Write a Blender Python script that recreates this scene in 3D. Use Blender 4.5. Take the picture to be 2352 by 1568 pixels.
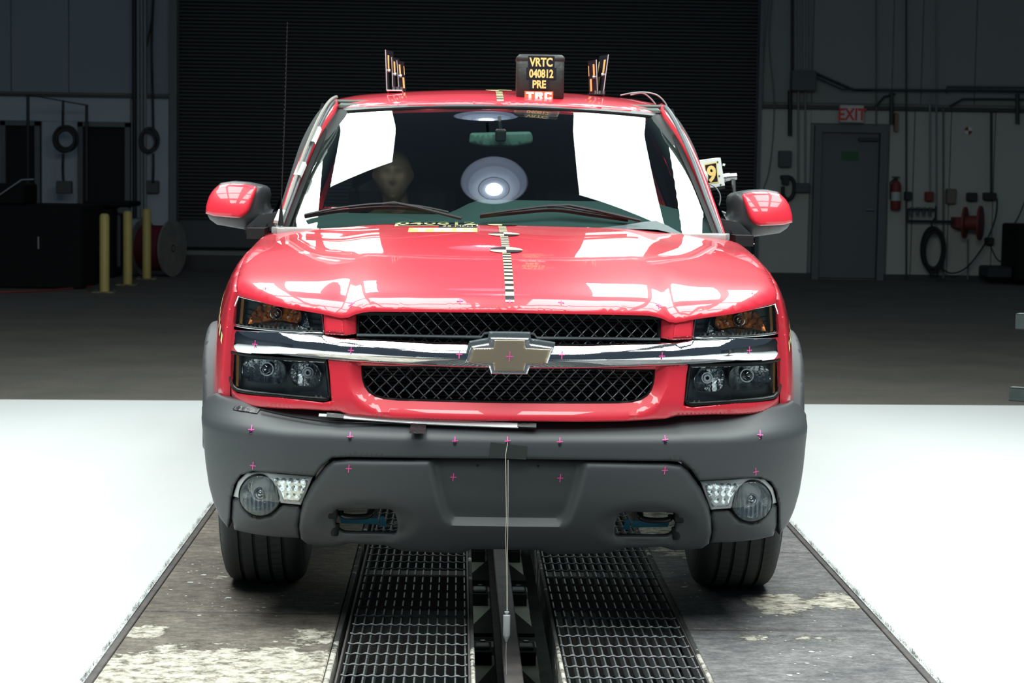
import bpy, bmesh, math, random
import numpy as np
from mathutils import Vector, Matrix
from mathutils.geometry import delaunay_2d_cdt
random.seed(7)
sc = bpy.context.scene
for _o in list(bpy.data.objects): bpy.data.objects.remove(_o)
COL = sc.collection
PI = math.pi
# ------------------------------------------------------------------ camera
cd = bpy.data.cameras.new('camera'); cam = bpy.data.objects.new('camera', cd); COL.objects.link(cam)
_m = [[0.999567, -0.013753, -0.02603, -0.16849], [-0.024801, 0.083002, -0.996241, -6.71773], [0.015862, 0.996454, 0.082625, 1.5261]]
cam.matrix_world = Matrix([_m[0], _m[1], _m[2], [0, 0, 0, 1]])
cd.sensor_width = 36.0; cd.lens = 74.8224; cd.clip_start = .05; cd.clip_end = 200
cd.dof.use_dof = True; cd.dof.focus_distance = 7.2; cd.dof.aperture_fstop = 9.0
sc.camera = cam
# ------------------------------------------------------------------ world, exposure
sc.view_settings.view_transform = 'Standard'; sc.view_settings.look = 'None'
sc.view_settings.gamma = 1.0; sc.view_settings.exposure = 0.0; sc.view_settings.use_curve_mapping = False
w = bpy.data.worlds.new('dim_hall'); sc.world = w; w.use_nodes = True
w.node_tree.nodes['Background'].inputs[0].default_value = (.55, .75, 1, 1)
w.node_tree.nodes['Background'].inputs[1].default_value = .085
sc.cycles.use_denoising = True
sc.cycles.max_bounces = 8; sc.cycles.transparent_max_bounces = 16
sc.cycles.caustics_reflective = False; sc.cycles.caustics_refractive = False
sc.cycles.sample_clamp_indirect = 6
# ------------------------------------------------------------------ the hall's lights: banks of diffused panels over the track, plus an added fill under the truck
RIG_Z = 5.0
def area(name, x, y, sx, sy, rad, z=RIG_Z, spread=180, col=(.93, 1, .965)):
    l = bpy.data.lights.new(name, 'AREA'); l.shape = 'RECTANGLE'; l.size = sx; l.size_y = sy
    l.energy = rad*PI*sx*sy; l.color = col; l.spread = math.radians(spread)
    o = bpy.data.objects.new(name, l); COL.objects.link(o); o.location = (x, y, z)
    o['label'] = 'large overhead light panel above the truck'; o['category'] = 'light'; o['group'] = 'overhead light panels'
    return o
RAD = 11.0
for (x0, x1, y0, y1) in ((-1.66, -1.07, 3.47, 6.6), (.87, 1.66, 2.88, 6.6), (-3.2, -1.90, 1.6, 5.9), (1.93, 3.2, 1.6, 5.9),
    (-1.72, -.40, -.3, 1.35), (.36, 1.66, -.3, 1.35), (-3.2, -1.92, -.3, 1.35), (1.93, 3.2, -.3, 1.35),
    (-1.72, -.40, -1.95, -.5), (.36, 1.66, -1.95, -.5), (-3.2, -1.92, -1.95, -.5), (1.93, 3.2, -1.95, -.5),
    (-1.72, -.40, -4.8, -2.8), (.36, 1.66, -4.8, -2.8)):
    area('light_panel', (x0+x1)/2, (y0+y1)/2, x1-x0, y1-y0, RAD)
o = area('pit_fill_light', .03, 2.3, 1.1, 2.6, .42, z=.405, col=(.85, 1, .95)); o['label'] = 'unseen fill light added under the truck to brighten the pit'; del o['group']  # added fill, no such lamp is seen; brightens the pit and floor below
# ------------------------------------------------------------------ shared body surfaces
def spl(t, T):
    # smooth (hermite) interpolation of a table [(t,v),...]
    if t <= T[0][0]: return T[0][1]
    if t >= T[-1][0]: return T[-1][1]
    n = len(T)
    for i in range(n-1):
        if t <= T[i+1][0]: break
    t0, v0 = T[i]; t1, v1 = T[i+1]
    def sl(j):
        a = (T[j][1]-T[j-1][1])/(T[j][0]-T[j-1][0]) if j > 0 else None
        b = (T[j+1][1]-T[j][1])/(T[j+1][0]-T[j][0]) if j < n-1 else None
        if a is None: return b
        if b is None: return a
        return 0.0 if a*b <= 0 else 2*a*b/(a+b)
    h = t1-t0; s = (t-t0)/h; m0 = sl(i)*h; m1 = sl(i+1)*h
    return (2*s**3-3*s*s+1)*v0+(s**3-2*s*s+s)*m0+(-2*s**3+3*s*s)*v1+(s**3-s*s)*m1
def sstep(t, a, b):
    t = min(1.0, max(0.0, (t-a)/(b-a))); return t*t*(3-2*t)
def corner(x, c, r, k):
    t = min(.985, max(0.0, (abs(x)-c)/r)); return k*(1-(1-t*t)**.5)
BZ = [(.24, .15), (.30, .085), (.38, .035), (.48, .008), (.58, 0), (.648, .001), (.662, .007), (.685, .045), (.71, .095), (.74, .15), (.80, .24)]
def F_up(x, z):
    return .02+.18*max(z-.77, 0)+.233*x*x+corner(x, .68, .27, .3)
def F_b(x, z):
    return spl(z, BZ)+.12*x*x+corner(x, .70, .33, .34)
# bonnet: height of the leading edge, height at the cowl, and how the nose rises
HL = [(0, 1.066), (.44, 1.060), (.485, 1.053), (.53, 1.036), (.60, 1.047), (.75, 1.066), (.90, 1.088), (1.0, 1.09)]
HS = [(0, 1.066), (.44, 1.060), (.60, 1.055), (.75, 1.066), (.90, 1.088), (1.0, 1.09)]
HR = [(0, 1.297), (.45, 1.290), (.62, 1.276), (.75, 1.268), (.88, 1.252), (.96, 1.225)]
HG = [(0, 0), (.012, .09), (.03, .17), (.06, .25), (.12, .36), (.22, .49), (.35, .62), (.5, .745), (.7, .87), (.85, .94), (1.0, 1.0), (1.1, 1.04)]
HX = [(.36, .905), (.6, .918), (.9, .928), (1.2, .930), (1.5, .912), (1.7, .90)]
def yl(x): return F_up(x, 1.05)-.012
def H(x, y):
    a = abs(x); t = (y-yl(x))/(1.52-yl(x)); k = sstep(t, .0, .34); z0 = spl(a, HL)*(1-k)+spl(a, HS)*k; z1 = spl(a, HR)
    z = z0+(z1-z0)*spl(max(0, t), HG)
    z -= .006*sstep(a, .48, .64)*sstep(y, .3, .6)*(1-sstep(y, 1.2, 1.5))
    return z
XM = [(.36, .932), (.45, .970), (.6, 1.005), (.85, 1.035), (1.1, 1.045), (1.4, 1.02), (1.75, .985)]
def S(y, z):
    # half width of the wing at height z
    xe = spl(y, HX)+.006; xm = spl(y, XM); zh = H(xe-.006, y)-.015; t = min(1, max(0, (zh-z)/.42))
    return xe+(xm-xe)*(1-(1-t)**2.0)**.6 if t > 0 else xe
# windscreen: x, v in 0..1 up the glass
def W(x, v):
    y0, z0, y1, z1 = 1.40, 1.235, 2.19, 1.765
    bow = .018*(1-(2*v-1)**2)-.25*max(0, v-.8)**2+.01*v
    return (x, y0+(y1-y0)*v+(.165+.11*v)*x*x+2.6*max(0, abs(x)-.70)**2*(1-v)-bow*.56, z0+(z1-z0)*v-.045*x*x*v+bow*.82)

# ------------------------------------------------------------------ helpers
def tag(o, label=None, cat=None, group=None, kind=None):
    if label: o['label'] = label
    if cat: o['category'] = cat
    if group: o['group'] = group
    if kind: o['kind'] = kind
    return o
def empty(name, loc, label, cat, group=None, parent=None, rz=0):
    o = bpy.data.objects.new(name, None); COL.objects.link(o); o.location = loc; o.rotation_euler.z = rz
    o.empty_display_size = .1
    if parent: o.parent = parent
    return tag(o, label, cat, group)
def mesh_obj(name, vs, fs, m=None, parent=None, smooth=None, inv=True):
    me = bpy.data.meshes.new(name); me.from_pydata([tuple(v) for v in vs], [], fs); me.validate()
    if m: me.materials.append(m)
    if smooth:
        for p in me.polygons: p.use_smooth = True
        try: me.set_sharp_from_angle(angle=math.radians(smooth))
        except Exception: pass
    me.update()
    o = bpy.data.objects.new(name, me); COL.objects.link(o)
    if parent:
        o.parent = parent
        if inv: o.matrix_parent_inverse = world_of(parent).inverted()
    return o
def world_of(o):
    M = Matrix.LocRotScale(o.location, o.rotation_euler, o.scale)
    return (world_of(o.parent) @ o.matrix_parent_inverse @ M) if o.parent else M
class MB:
    def __init__(s): s.v = []; s.f = []
    def add(s, vs, fs):
        n = len(s.v); s.v += [tuple(v) for v in vs]; s.f += [tuple(i+n for i in f) for f in fs]; return s
    def box(s, x0, x1, y0, y1, z0, z1):
        return s.add([(x0,y0,z0),(x1,y0,z0),(x1,y1,z0),(x0,y1,z0),(x0,y0,z1),(x1,y0,z1),(x1,y1,z1),(x0,y1,z1)],
                     [(0,3,2,1),(4,5,6,7),(0,1,5,4),(1,2,6,5),(2,3,7,6),(3,0,4,7)])
    def cbox(s, x0, x1, y0, y1, z0, z1, c):
        # chamfered box
        def ring(z, i): return [(x0+i+c,y0+i,z),(x1-i-c,y0+i,z),(x1-i,y0+i+c,z),(x1-i,y1-i-c,z),(x1-i-c,y1-i,z),(x0+i+c,y1-i,z),(x0+i,y1-i-c,z),(x0+i,y0+i+c,z)]
        R = [ring(z0, c), ring(z0+c, 0), ring(z1-c, 0), ring(z1, c)]
        fs = []
        for k in range(3):
            for i in range(8): j = (i+1) % 8; fs.append((k*8+i, k*8+j, k*8+8+j, k*8+8+i))
        fs.append(tuple(range(7, -1, -1))); fs.append(tuple(range(24, 32)))
        return s.add(sum(R, []), fs)
    def tube(s, pts, r, n=8, cap=True):
        pts = [Vector(p) for p in pts]; rs = r if isinstance(r, (list, tuple)) else [r]*len(pts)
        vs = []; fs = []; up = None
        for i, p in enumerate(pts):
            d = (pts[min(i+1, len(pts)-1)]-pts[max(i-1, 0)]).normalized()
            if up is None: up = Vector((0, 0, 1)) if abs(d.z) < .9 else Vector((0, 1, 0))
            a = d.cross(up)
            if a.length < 1e-5: a = d.orthogonal()
            a.normalize(); b = a.cross(d).normalized(); up = b
            for k in range(n):
                t = 2*PI*k/n; vs.append(p+(a*math.cos(t)+b*math.sin(t))*rs[i])
        for i in range(len(pts)-1):
            for k in range(n): j = (k+1) % n; fs.append((i*n+k, i*n+j, (i+1)*n+j, (i+1)*n+k))
        if cap: fs.append(tuple(range(n-1, -1, -1))); fs.append(tuple((len(pts)-1)*n+k for k in range(n)))
        return s.add(vs, fs)
    def sweep(s, pts, prof, fix=None, closed=False):
        # prof: list of (a,b); frames from direction and a fixed side vector
        pts = [Vector(p) for p in pts]; N = len(pts); n = len(prof); vs = []; fs = []
        for i, p in enumerate(pts):
            if closed: d = pts[(i+1) % N]-pts[i-1]
            else: d = pts[min(i+1, N-1)]-pts[max(i-1, 0)]
            d.normalize(); f = Vector(fix if fix else (0, -1, 0)); a = d.cross(f).normalized(); b = a.cross(d).normalized()
            for (u, v) in prof: vs.append(p+a*u+b*v)
        for i in range(N if closed else N-1):
            i2 = (i+1) % N
            for k in range(n): j = (k+1) % n; fs.append((i*n+k, i*n+j, i2*n+j, i2*n+k))
        if not closed: fs.append(tuple(range(n-1, -1, -1))); fs.append(tuple((N-1)*n+k for k in range(n)))
        return s.add(vs, fs)
    def lathe(s, prof, c, ax=(0, 0, 1), n=32, cap=False):
        # prof [(r, h)] about axis ax through c
        ax = Vector(ax).normalized(); a = ax.orthogonal().normalized(); b = ax.cross(a); c = Vector(c); vs = []; fs = []
        for (r, h) in prof:
            for k in range(n): t = 2*PI*k/n; vs.append(c+ax*h+(a*math.cos(t)+b*math.sin(t))*r)
        for i in range(len(prof)-1):
            for k in range(n): j = (k+1) % n; fs.append((i*n+k, i*n+j, (i+1)*n+j, (i+1)*n+k))
        if cap: fs.append(tuple(range(n-1, -1, -1))); fs.append(tuple((len(prof)-1)*n+k for k in range(n)))
        return s.add(vs, fs)
    def prism(s, poly, fn0, fn1):
        n = len(poly); vs = [fn0(*p) for p in poly]+[fn1(*p) for p in poly]
        fs = [tuple(range(n-1, -1, -1)), tuple(range(n, 2*n))]+[(i, (i+1) % n, n+(i+1) % n, n+i) for i in range(n)]
        return s.add(vs, fs)
    def build(s, name, m=None, parent=None, smooth=None):
        return mesh_obj(name, s.v, s.f, m, parent, smooth)
# ---- panel: a shaped sheet following a surface, with rolled edges, depth field and a turned-in skirt
def resample(poly, res):
    out = []
    n = len(poly)
    for i in range(n):
        a, b = poly[i], poly[(i+1) % n]; L = math.hypot(b[0]-a[0], b[1]-a[1])
        if L < 1e-6: continue
        k = max(1, int(round(L/res)))
        for j in range(k): t = j/k; out.append((a[0]+(b[0]-a[0])*t, a[1]+(b[1]-a[1])*t))
    return out
def rnd(poly, r, seg=4):
    # round the corners of a polygon; r number or list
    out = []; n = len(poly)
    for i in range(n):
        p = Vector(poly[i]); a = Vector(poly[i-1]); b = Vector(poly[(i+1) % n]); ri = r[i] if isinstance(r, (list, tuple)) else r
        da = (a-p); db = (b-p); la = da.length; lb = db.length
        q = min(ri, la*.49, lb*.49)
        if q < 1e-4: out.append(tuple(p)); continue
        A = p+da/la*q; B = p+db/lb*q
        for k in range(seg+1): t = k/seg; out.append(tuple(A*(1-t)**2+p*2*t*(1-t)+B*t*t))
    return out
def sym(half):
    # half given from the centre top round the +x side to the centre bottom -> whole closed outline
    return list(half)+[(-x, z) for (x, z) in reversed(half) if abs(x) > 1e-4]
def in_poly(P, poly):
    x, y = P[:, 0], P[:, 1]; c = np.zeros(len(P), bool); n = len(poly); q = np.asarray(poly)
    for i in range(n):
        x1, y1 = q[i]; x2, y2 = q[(i+1) % n]
        if y1 == y2: continue
        k = ((y1 > y) != (y2 > y)) & (x < (x2-x1)*(y-y1)/(y2-y1)+x1); c ^= k
    return c
def dist_poly(P, poly):
    q = np.asarray(poly); a = q; b = np.roll(q, -1, 0); d = np.full(len(P), 9e9)
    for i in range(len(q)):
        e = b[i]-a[i]; L = e@e
        if L < 1e-12: continue
        t = np.clip(((P-a[i])@e)/L, 0, 1); r = P-a[i]-t[:, None]*e; d = np.minimum(d, np.hypot(r[:, 0], r[:, 1]))
    return d
def roll(d, r):
    if r <= 0: return 0
    d = min(d, r); return r-math.sqrt(max(0, r*r-(r-d)**2))
def panel(name, outline, surf, mat=None, parent=None, holes=(), res=.02, bev=.006, hbev=None, hprof=None, thick=.02, depth=None, bprof=None, sgn=1, smooth=40, off=0, back=False):
    polys = [resample(outline, res)]+[resample(h, res) for h in holes]
    P = np.asarray(polys[0]); lo = P.min(0); hi = P.max(0)
    gx = np.arange(lo[0]+res*.5, hi[0], res); gy = np.arange(lo[1]+res*.5, hi[1], res)
    G = np.array([(x+(res*.5 if j % 2 else 0), y) for j, y in enumerate(gy) for x in gx]) if len(gx) and len(gy) else np.zeros((0, 2))
    rings = []
    hb = bev if hbev is None else hbev
    for pi, pl in enumerate(polys):
        r = bev if pi == 0 else hb
        if r <= 0: continue
        q = np.asarray(pl); t = np.roll(q, -1, 0)-np.roll(q, 1, 0); t /= np.maximum(1e-9, np.hypot(t[:, 0], t[:, 1]))[:, None]; nrm = np.stack([-t[:, 1], t[:, 0]], 1)
        for fr in ((.12, .35, .7, 1.0) if r > .004 else (.4, 1.0)):
            for s_ in (1, -1): rings.append(q+nrm*s_*r*fr)
    C_ = np.concatenate([G]+rings) if rings else G
    if len(C_):
        k = in_poly(C_, polys[0])
        for h in polys[1:]: k &= ~in_poly(C_, h)
        C_ = C_[k]
        d0 = dist_poly(C_, polys[0]); dh = np.min([dist_poly(C_, h) for h in polys[1:]], 0) if holes else np.full(len(C_), 9e9)
        ng = 0
        keep = (d0 > min(.1*bev, .2*res)+1e-4) & (dh > min(.1*hb, .2*res)+1e-4)
        C_ = C_[keep]
    vs = []; edges = []
    for pl in polys:
        n0 = len(vs); vs += [tuple(p) for p in pl]; edges += [(n0+i, n0+(i+1) % len(pl)) for i in range(len(pl))]
    nb = len(vs); vs += [tuple(p) for p in C_]
    r_ = delaunay_2d_cdt([Vector(v) for v in vs], edges, [], 0, 1e-5)
    V2 = np.array([tuple(v) for v in r_[0]]); T = np.array([list(f) for f in r_[2] if len(f) == 3])
    cen = V2[T].mean(1); k = in_poly(cen, polys[0])
    for h in polys[1:]: k &= ~in_poly(cen, h)
    T = T[k]
    d0 = dist_poly(V2, polys[0]); dh = np.min([dist_poly(V2, h) for h in polys[1:]], 0) if holes else np.full(len(V2), 9e9)
    out = []
    for i, (u, v) in enumerate(V2):
        d = off+(bprof(d0[i]) if bprof else roll(d0[i], bev))+(hprof(dh[i]) if hprof else roll(dh[i], hb))
        if depth: d += depth(u, v)
        out.append(surf(u, v, d))
    # orient so that the sheet faces the surface's own outside (side of smaller depth)
    fs = [tuple(int(a) for a in t) for t in T]
    used = {}
    for t in fs:
        for a, b in ((t[0], t[1]), (t[1], t[2]), (t[2], t[0])): used[(a, b)] = 1
    bd = [(a, b) for (a, b) in used if (b, a) not in used]
    if thick > 0:
        n = len(out); idx = {}
        for a, b in bd:
            for q in (a, b):
                if q not in idx:
                    u, v = V2[q]; idx[q] = len(out)
                    d = off+(bprof(0) if bprof else roll(min(d0[q], 1), bev if d0[q] < 1e-3 else 0))+(0 if d0[q] < 1e-3 else (hprof(0) if hprof else roll(0, hb)))
                    if depth: d += depth(u, v)
                    out.append(surf(u, v, d+thick))
        for a, b in bd: fs.append((b, a, idx[a], idx[b]))
        if back: 
            bk = []
            base = len(out)
            for (u, v) in V2: out.append(surf(u, v, thick+bev+off+(depth(u, v) if depth else 0)))
            for t in fs[:len(T)]: bk.append((t[0]+base, t[2]+base, t[1]+base))
            fs += bk
    p0, p1, p2 = (Vector(out[i]) for i in fs[0]); nn = (p1-p0).cross(p2-p0)
    c2 = V2[T[0]].mean(0); s0 = Vector(surf(c2[0], c2[1], 0)); s1 = Vector(surf(c2[0], c2[1], .01))
    if nn.dot(s1-s0) > 0: fs = [tuple(reversed(f)) for f in fs]
    if sgn < 0:
        out = [(-p[0], p[1], p[2]) for p in out]; fs = [tuple(reversed(f)) for f in fs]
    return mesh_obj(name, out, fs, mat, parent, smooth)
def sU(u, v, d): return (u, F_up(u, v)+d, v)
def sB(u, v, d): return (u, F_b(u, v)+d, v)
def sH(u, v, d): return (u, v, H(u, v)-d)
def sW(u, v, d): p = W(u, v); return (p[0], p[1]+d*.56, p[2]-d*.82)
def flat(Y): return lambda u, v, d: (u, Y+d, v)
def text_mesh(s, size, bold=0.0, align='CENTER', spacing=1.0):
    c = bpy.data.curves.new('t', 'FONT'); c.body = s; c.size = size; c.offset = bold; c.align_x = align; c.space_character = spacing; c.resolution_u = 3
    o = bpy.data.objects.new('t', c); COL.objects.link(o); dg = bpy.context.evaluated_depsgraph_get(); dg.update()
    me = bpy.data.meshes.new_from_object(o.evaluated_get(dg)); vs = [tuple(v.co) for v in me.vertices]; fs = [tuple(p.vertices) for p in me.polygons]
    bpy.data.objects.remove(o); bpy.data.curves.remove(c); bpy.data.meshes.remove(me)
    return vs, fs
def poly_text(mb, s, size, fn, bold=0.0, sx=1.0, spacing=1.0):
    vs, fs = text_mesh(s, size, bold, spacing=spacing); mb.add([fn(v[0]*sx, v[1]) for v in vs], fs)
# block letters of the orange sticker (unit box 0..1 high)
def trc(mb, fn):
    # wide slab capitals T R C
    L = [[(0,1),(1,1),(1,.72),(.68,.72),(.68,0),(.30,0),(.30,.72),(0,.72)],
         [(1.12,1),(1.95,1),(2.12,.88),(2.12,.52),(1.98,.42),(2.2,0),(1.8,0),(1.62,.38),(1.50,.38),(1.50,0),(1.12,0)],
         [(2.32,.88),(2.45,1),(3.25,1),(3.25,.66),(2.95,.66),(2.95,.74),(2.68,.74),(2.68,.26),(2.95,.26),(2.95,.36),(3.25,.36),(3.25,0),(2.45,0),(2.32,.12)]]
    for p in L:
        r = delaunay_2d_cdt([Vector(q) for q in p], [(i, (i+1) % len(p)) for i in range(len(p))], [], 1, 1e-6)
        mb.add([fn(v[0]/3.25, v[1]) for v in r[0]], [tuple(f) for f in r[2]])
# ------------------------------------------------------------------ materials
def mat(name, col, rough=.5, metal=0.0, coat=0.0, spec=.5, emit=None, noise=None, bump=None, coat_r=.03):
    m = bpy.data.materials.new(name); m.use_nodes = True; nt = m.node_tree; b = nt.nodes['Principled BSDF']
    b.inputs['Base Color'].default_value = (*col, 1); b.inputs['Roughness'].default_value = rough; b.inputs['Metallic'].default_value = metal
    b.inputs['Coat Weight'].default_value = coat; b.inputs['Coat Roughness'].default_value = coat_r; b.inputs['Specular IOR Level'].default_value = spec
    if emit: b.inputs['Emission Color'].default_value = (*emit[0], 1); b.inputs['Emission Strength'].default_value = emit[1]
    if noise:
        # noise: (scale, amount, second colour)
        tc = nt.nodes.new('ShaderNodeTexCoord'); n = nt.nodes.new('ShaderNodeTexNoise'); n.inputs['Scale'].default_value = noise[0]; n.inputs['Detail'].default_value = 6
        r = nt.nodes.new('ShaderNodeValToRGB'); r.color_ramp.elements[0].position = .5-noise[1]; r.color_ramp.elements[1].position = .5+noise[1]
        r.color_ramp.elements[0].color = (*col, 1); r.color_ramp.elements[1].color = (*noise[2], 1)
        nt.links.new(tc.outputs['Object'], n.inputs['Vector']); nt.links.new(n.outputs['Fac'], r.inputs[0]); nt.links.new(r.outputs[0], b.inputs['Base Color'])
    if bump:
        tc = nt.nodes.new('ShaderNodeTexCoord'); n = nt.nodes.new('ShaderNodeTexNoise'); n.inputs['Scale'].default_value = bump[0]; n.inputs['Detail'].default_value = 8
        bp = nt.nodes.new('ShaderNodeBump'); bp.inputs['Strength'].default_value = bump[1]; bp.inputs['Distance'].default_value = bump[2]
        nt.links.new(tc.outputs['Object'], n.inputs['Vector']); nt.links.new(n.outputs['Fac'], bp.inputs['Height']); nt.links.new(bp.outputs[0], b.inputs['Normal'])
    return m
def glass_mat(name, tint, refl_mul=1.0, ior=1.5, rough=0.0):
    m = bpy.data.materials.new(name); m.use_nodes = True; nt = m.node_tree; nt.nodes.clear()
    out = nt.nodes.new('ShaderNodeOutputMaterial'); mx = nt.nodes.new('ShaderNodeMixShader'); tr = nt.nodes.new('ShaderNodeBsdfTransparent'); gl = nt.nodes.new('ShaderNodeBsdfGlossy')
    fr = nt.nodes.new('ShaderNodeFresnel'); fr.inputs[0].default_value = ior; mu = nt.nodes.new('ShaderNodeMath'); mu.operation = 'MULTIPLY'; mu.use_clamp = True; mu.inputs[1].default_value = refl_mul
    tr.inputs[0].default_value = (*tint, 1); gl.inputs['Color'].default_value = (.95, 1, .98, 1); gl.inputs['Roughness'].default_value = rough
    nt.links.new(fr.outputs[0], mu.inputs[0]); nt.links.new(mu.outputs[0], mx.inputs[0]); nt.links.new(tr.outputs[0], mx.inputs[1]); nt.links.new(gl.outputs[0], mx.inputs[2]); nt.links.new(mx.outputs[0], out.inputs[0])
    return m
M_red = mat('red_paint', (.74, .026, .050), .38, coat=1.0, spec=.45)
M_grey = mat('grey_plastic', (.062, .068, .072), .48, bump=(900, .08, .0005), noise=(2.5, .35, (.056, .062, .068)))
M_flare = mat('light_grey_cladding', (.050, .054, .060), .55)
M_black = mat('black_plastic', (.010, .011, .012), .6, spec=.25)
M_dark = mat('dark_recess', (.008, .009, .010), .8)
M_rubber = mat('tyre_rubber', (.040, .043, .045), .72)
M_chrome = mat('chrome', (.82, .84, .86), .05, metal=1)
M_steel = mat('brushed_steel', (.42, .43, .44), .35, metal=1)
M_gold = mat('gold_badge', (.68, .54, .38), .28, metal=.8)
M_silverc = mat('emblem_chrome', (.80, .81, .82), .22, metal=.9)
M_lamp_dark = mat('lamp_housing', (.085, .105, .115), .4)
M_reflector = mat('lamp_reflector', (.75, .78, .80), .12, metal=1, bump=(55, .5, .004))
M_amber = mat('amber_lens', (.80, .22, .03), .2, spec=.6, noise=(45, .12, (.28, .07, .02)), coat=1)
M_amber_strip = mat('amber_strip', (.85, .36, .10), .25, coat=1)
M_silver = mat('silver_paint', (.62, .65, .66), .4)
M_white_mesh = mat('white_housing', (.72, .74, .70), .45)
M_yellow = mat('pale_yellow_vinyl', (.92, .80, .38), .4)
M_yel2 = mat('yellow_lettering', (.85, .60, .20), .5)
M_blackv = mat('black_vinyl', (.014, .014, .02), .3)
M_orange = mat('orange_sticker', (.92, .16, .07), .4)
M_whitev = mat('white_lettering', (.85, .86, .84), .4)
M_pink = mat('pink_paint_pen', (.95, .10, .42), .5)
M_tape = mat('black_tape', (.012, .012, .014), .28, bump=(60, .5, .004))
M_dtape = mat('dark_grey_tape', (.03, .036, .034), .5)
M_alu = mat('aluminium_strip', (.70, .72, .73), .35, metal=.3)
M_wire = mat('grey_wire', (.25, .27, .28), .5)
M_string = mat('pale_string', (.62, .56, .50), .6)
M_blue = mat('blue_plastic', (.08, .50, .78), .5)
M_int = mat('dark_interior', (.020, .026, .026), .7)
M_dash = mat('dashboard_grey_green', (.065, .095, .10), .6)
M_visor = mat('sun_visor', (.10, .13, .12), .7)
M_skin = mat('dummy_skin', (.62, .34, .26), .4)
M_shirt = mat('dummy_shirt', (.16, .13, .08), .8)
M_blackbox = mat('black_cloth_box', (.018, .022, .020), .55, bump=(25, .5, .01))
M_glass = glass_mat('windscreen_glass', (.62, .78, .73), 1.9)
M_gside = glass_mat('side_glass', (.05, .06, .06), 1.6)
M_lens = glass_mat('clear_lens', (.93, .96, .96), 1.3)
M_cleart = glass_mat('clear_tape', (.75, .77, .74), .8, rough=.3)

_CM = cam.matrix_world.copy(); _FP = cd.lens/36*2352
def pray(px, py):
    # sight line through a photograph pixel: used to survey where things stand in the hall
    return (_CM.to_3x3() @ Vector(((px-1176)/_FP, (784-py)/_FP, -1)))
def PWY(px, py, Y): d = pray(px, py); c = _CM.translation; t = (Y-c.y)/d.y; p = c+d*t; return (p.x, p.z)
def PXF(px, py): return PWY(px, py, 22.88)
def PXG(px, py): d = pray(px, py); c = _CM.translation; t = -c.z/d.z; p = c+d*t; return (p.x, p.y)
def PYZ(px, py, Y): x, z = PWY(px, py, Y); return (x, Y, z)
def PXLY(P, Y): return [PWY(px, py, Y) for px, py in P]
def PXL(k, P):
    F = F_b if k == 'B' else F_up; out = []
    for p in P:
        Y = .2
        for _ in range(40): x, z = PWY(p[0], p[1], Y); Y = .5*Y+.5*F(x, z)
        out.append((x, z)+tuple(p[2:]))
    return out
PXL2 = PXL
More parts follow.
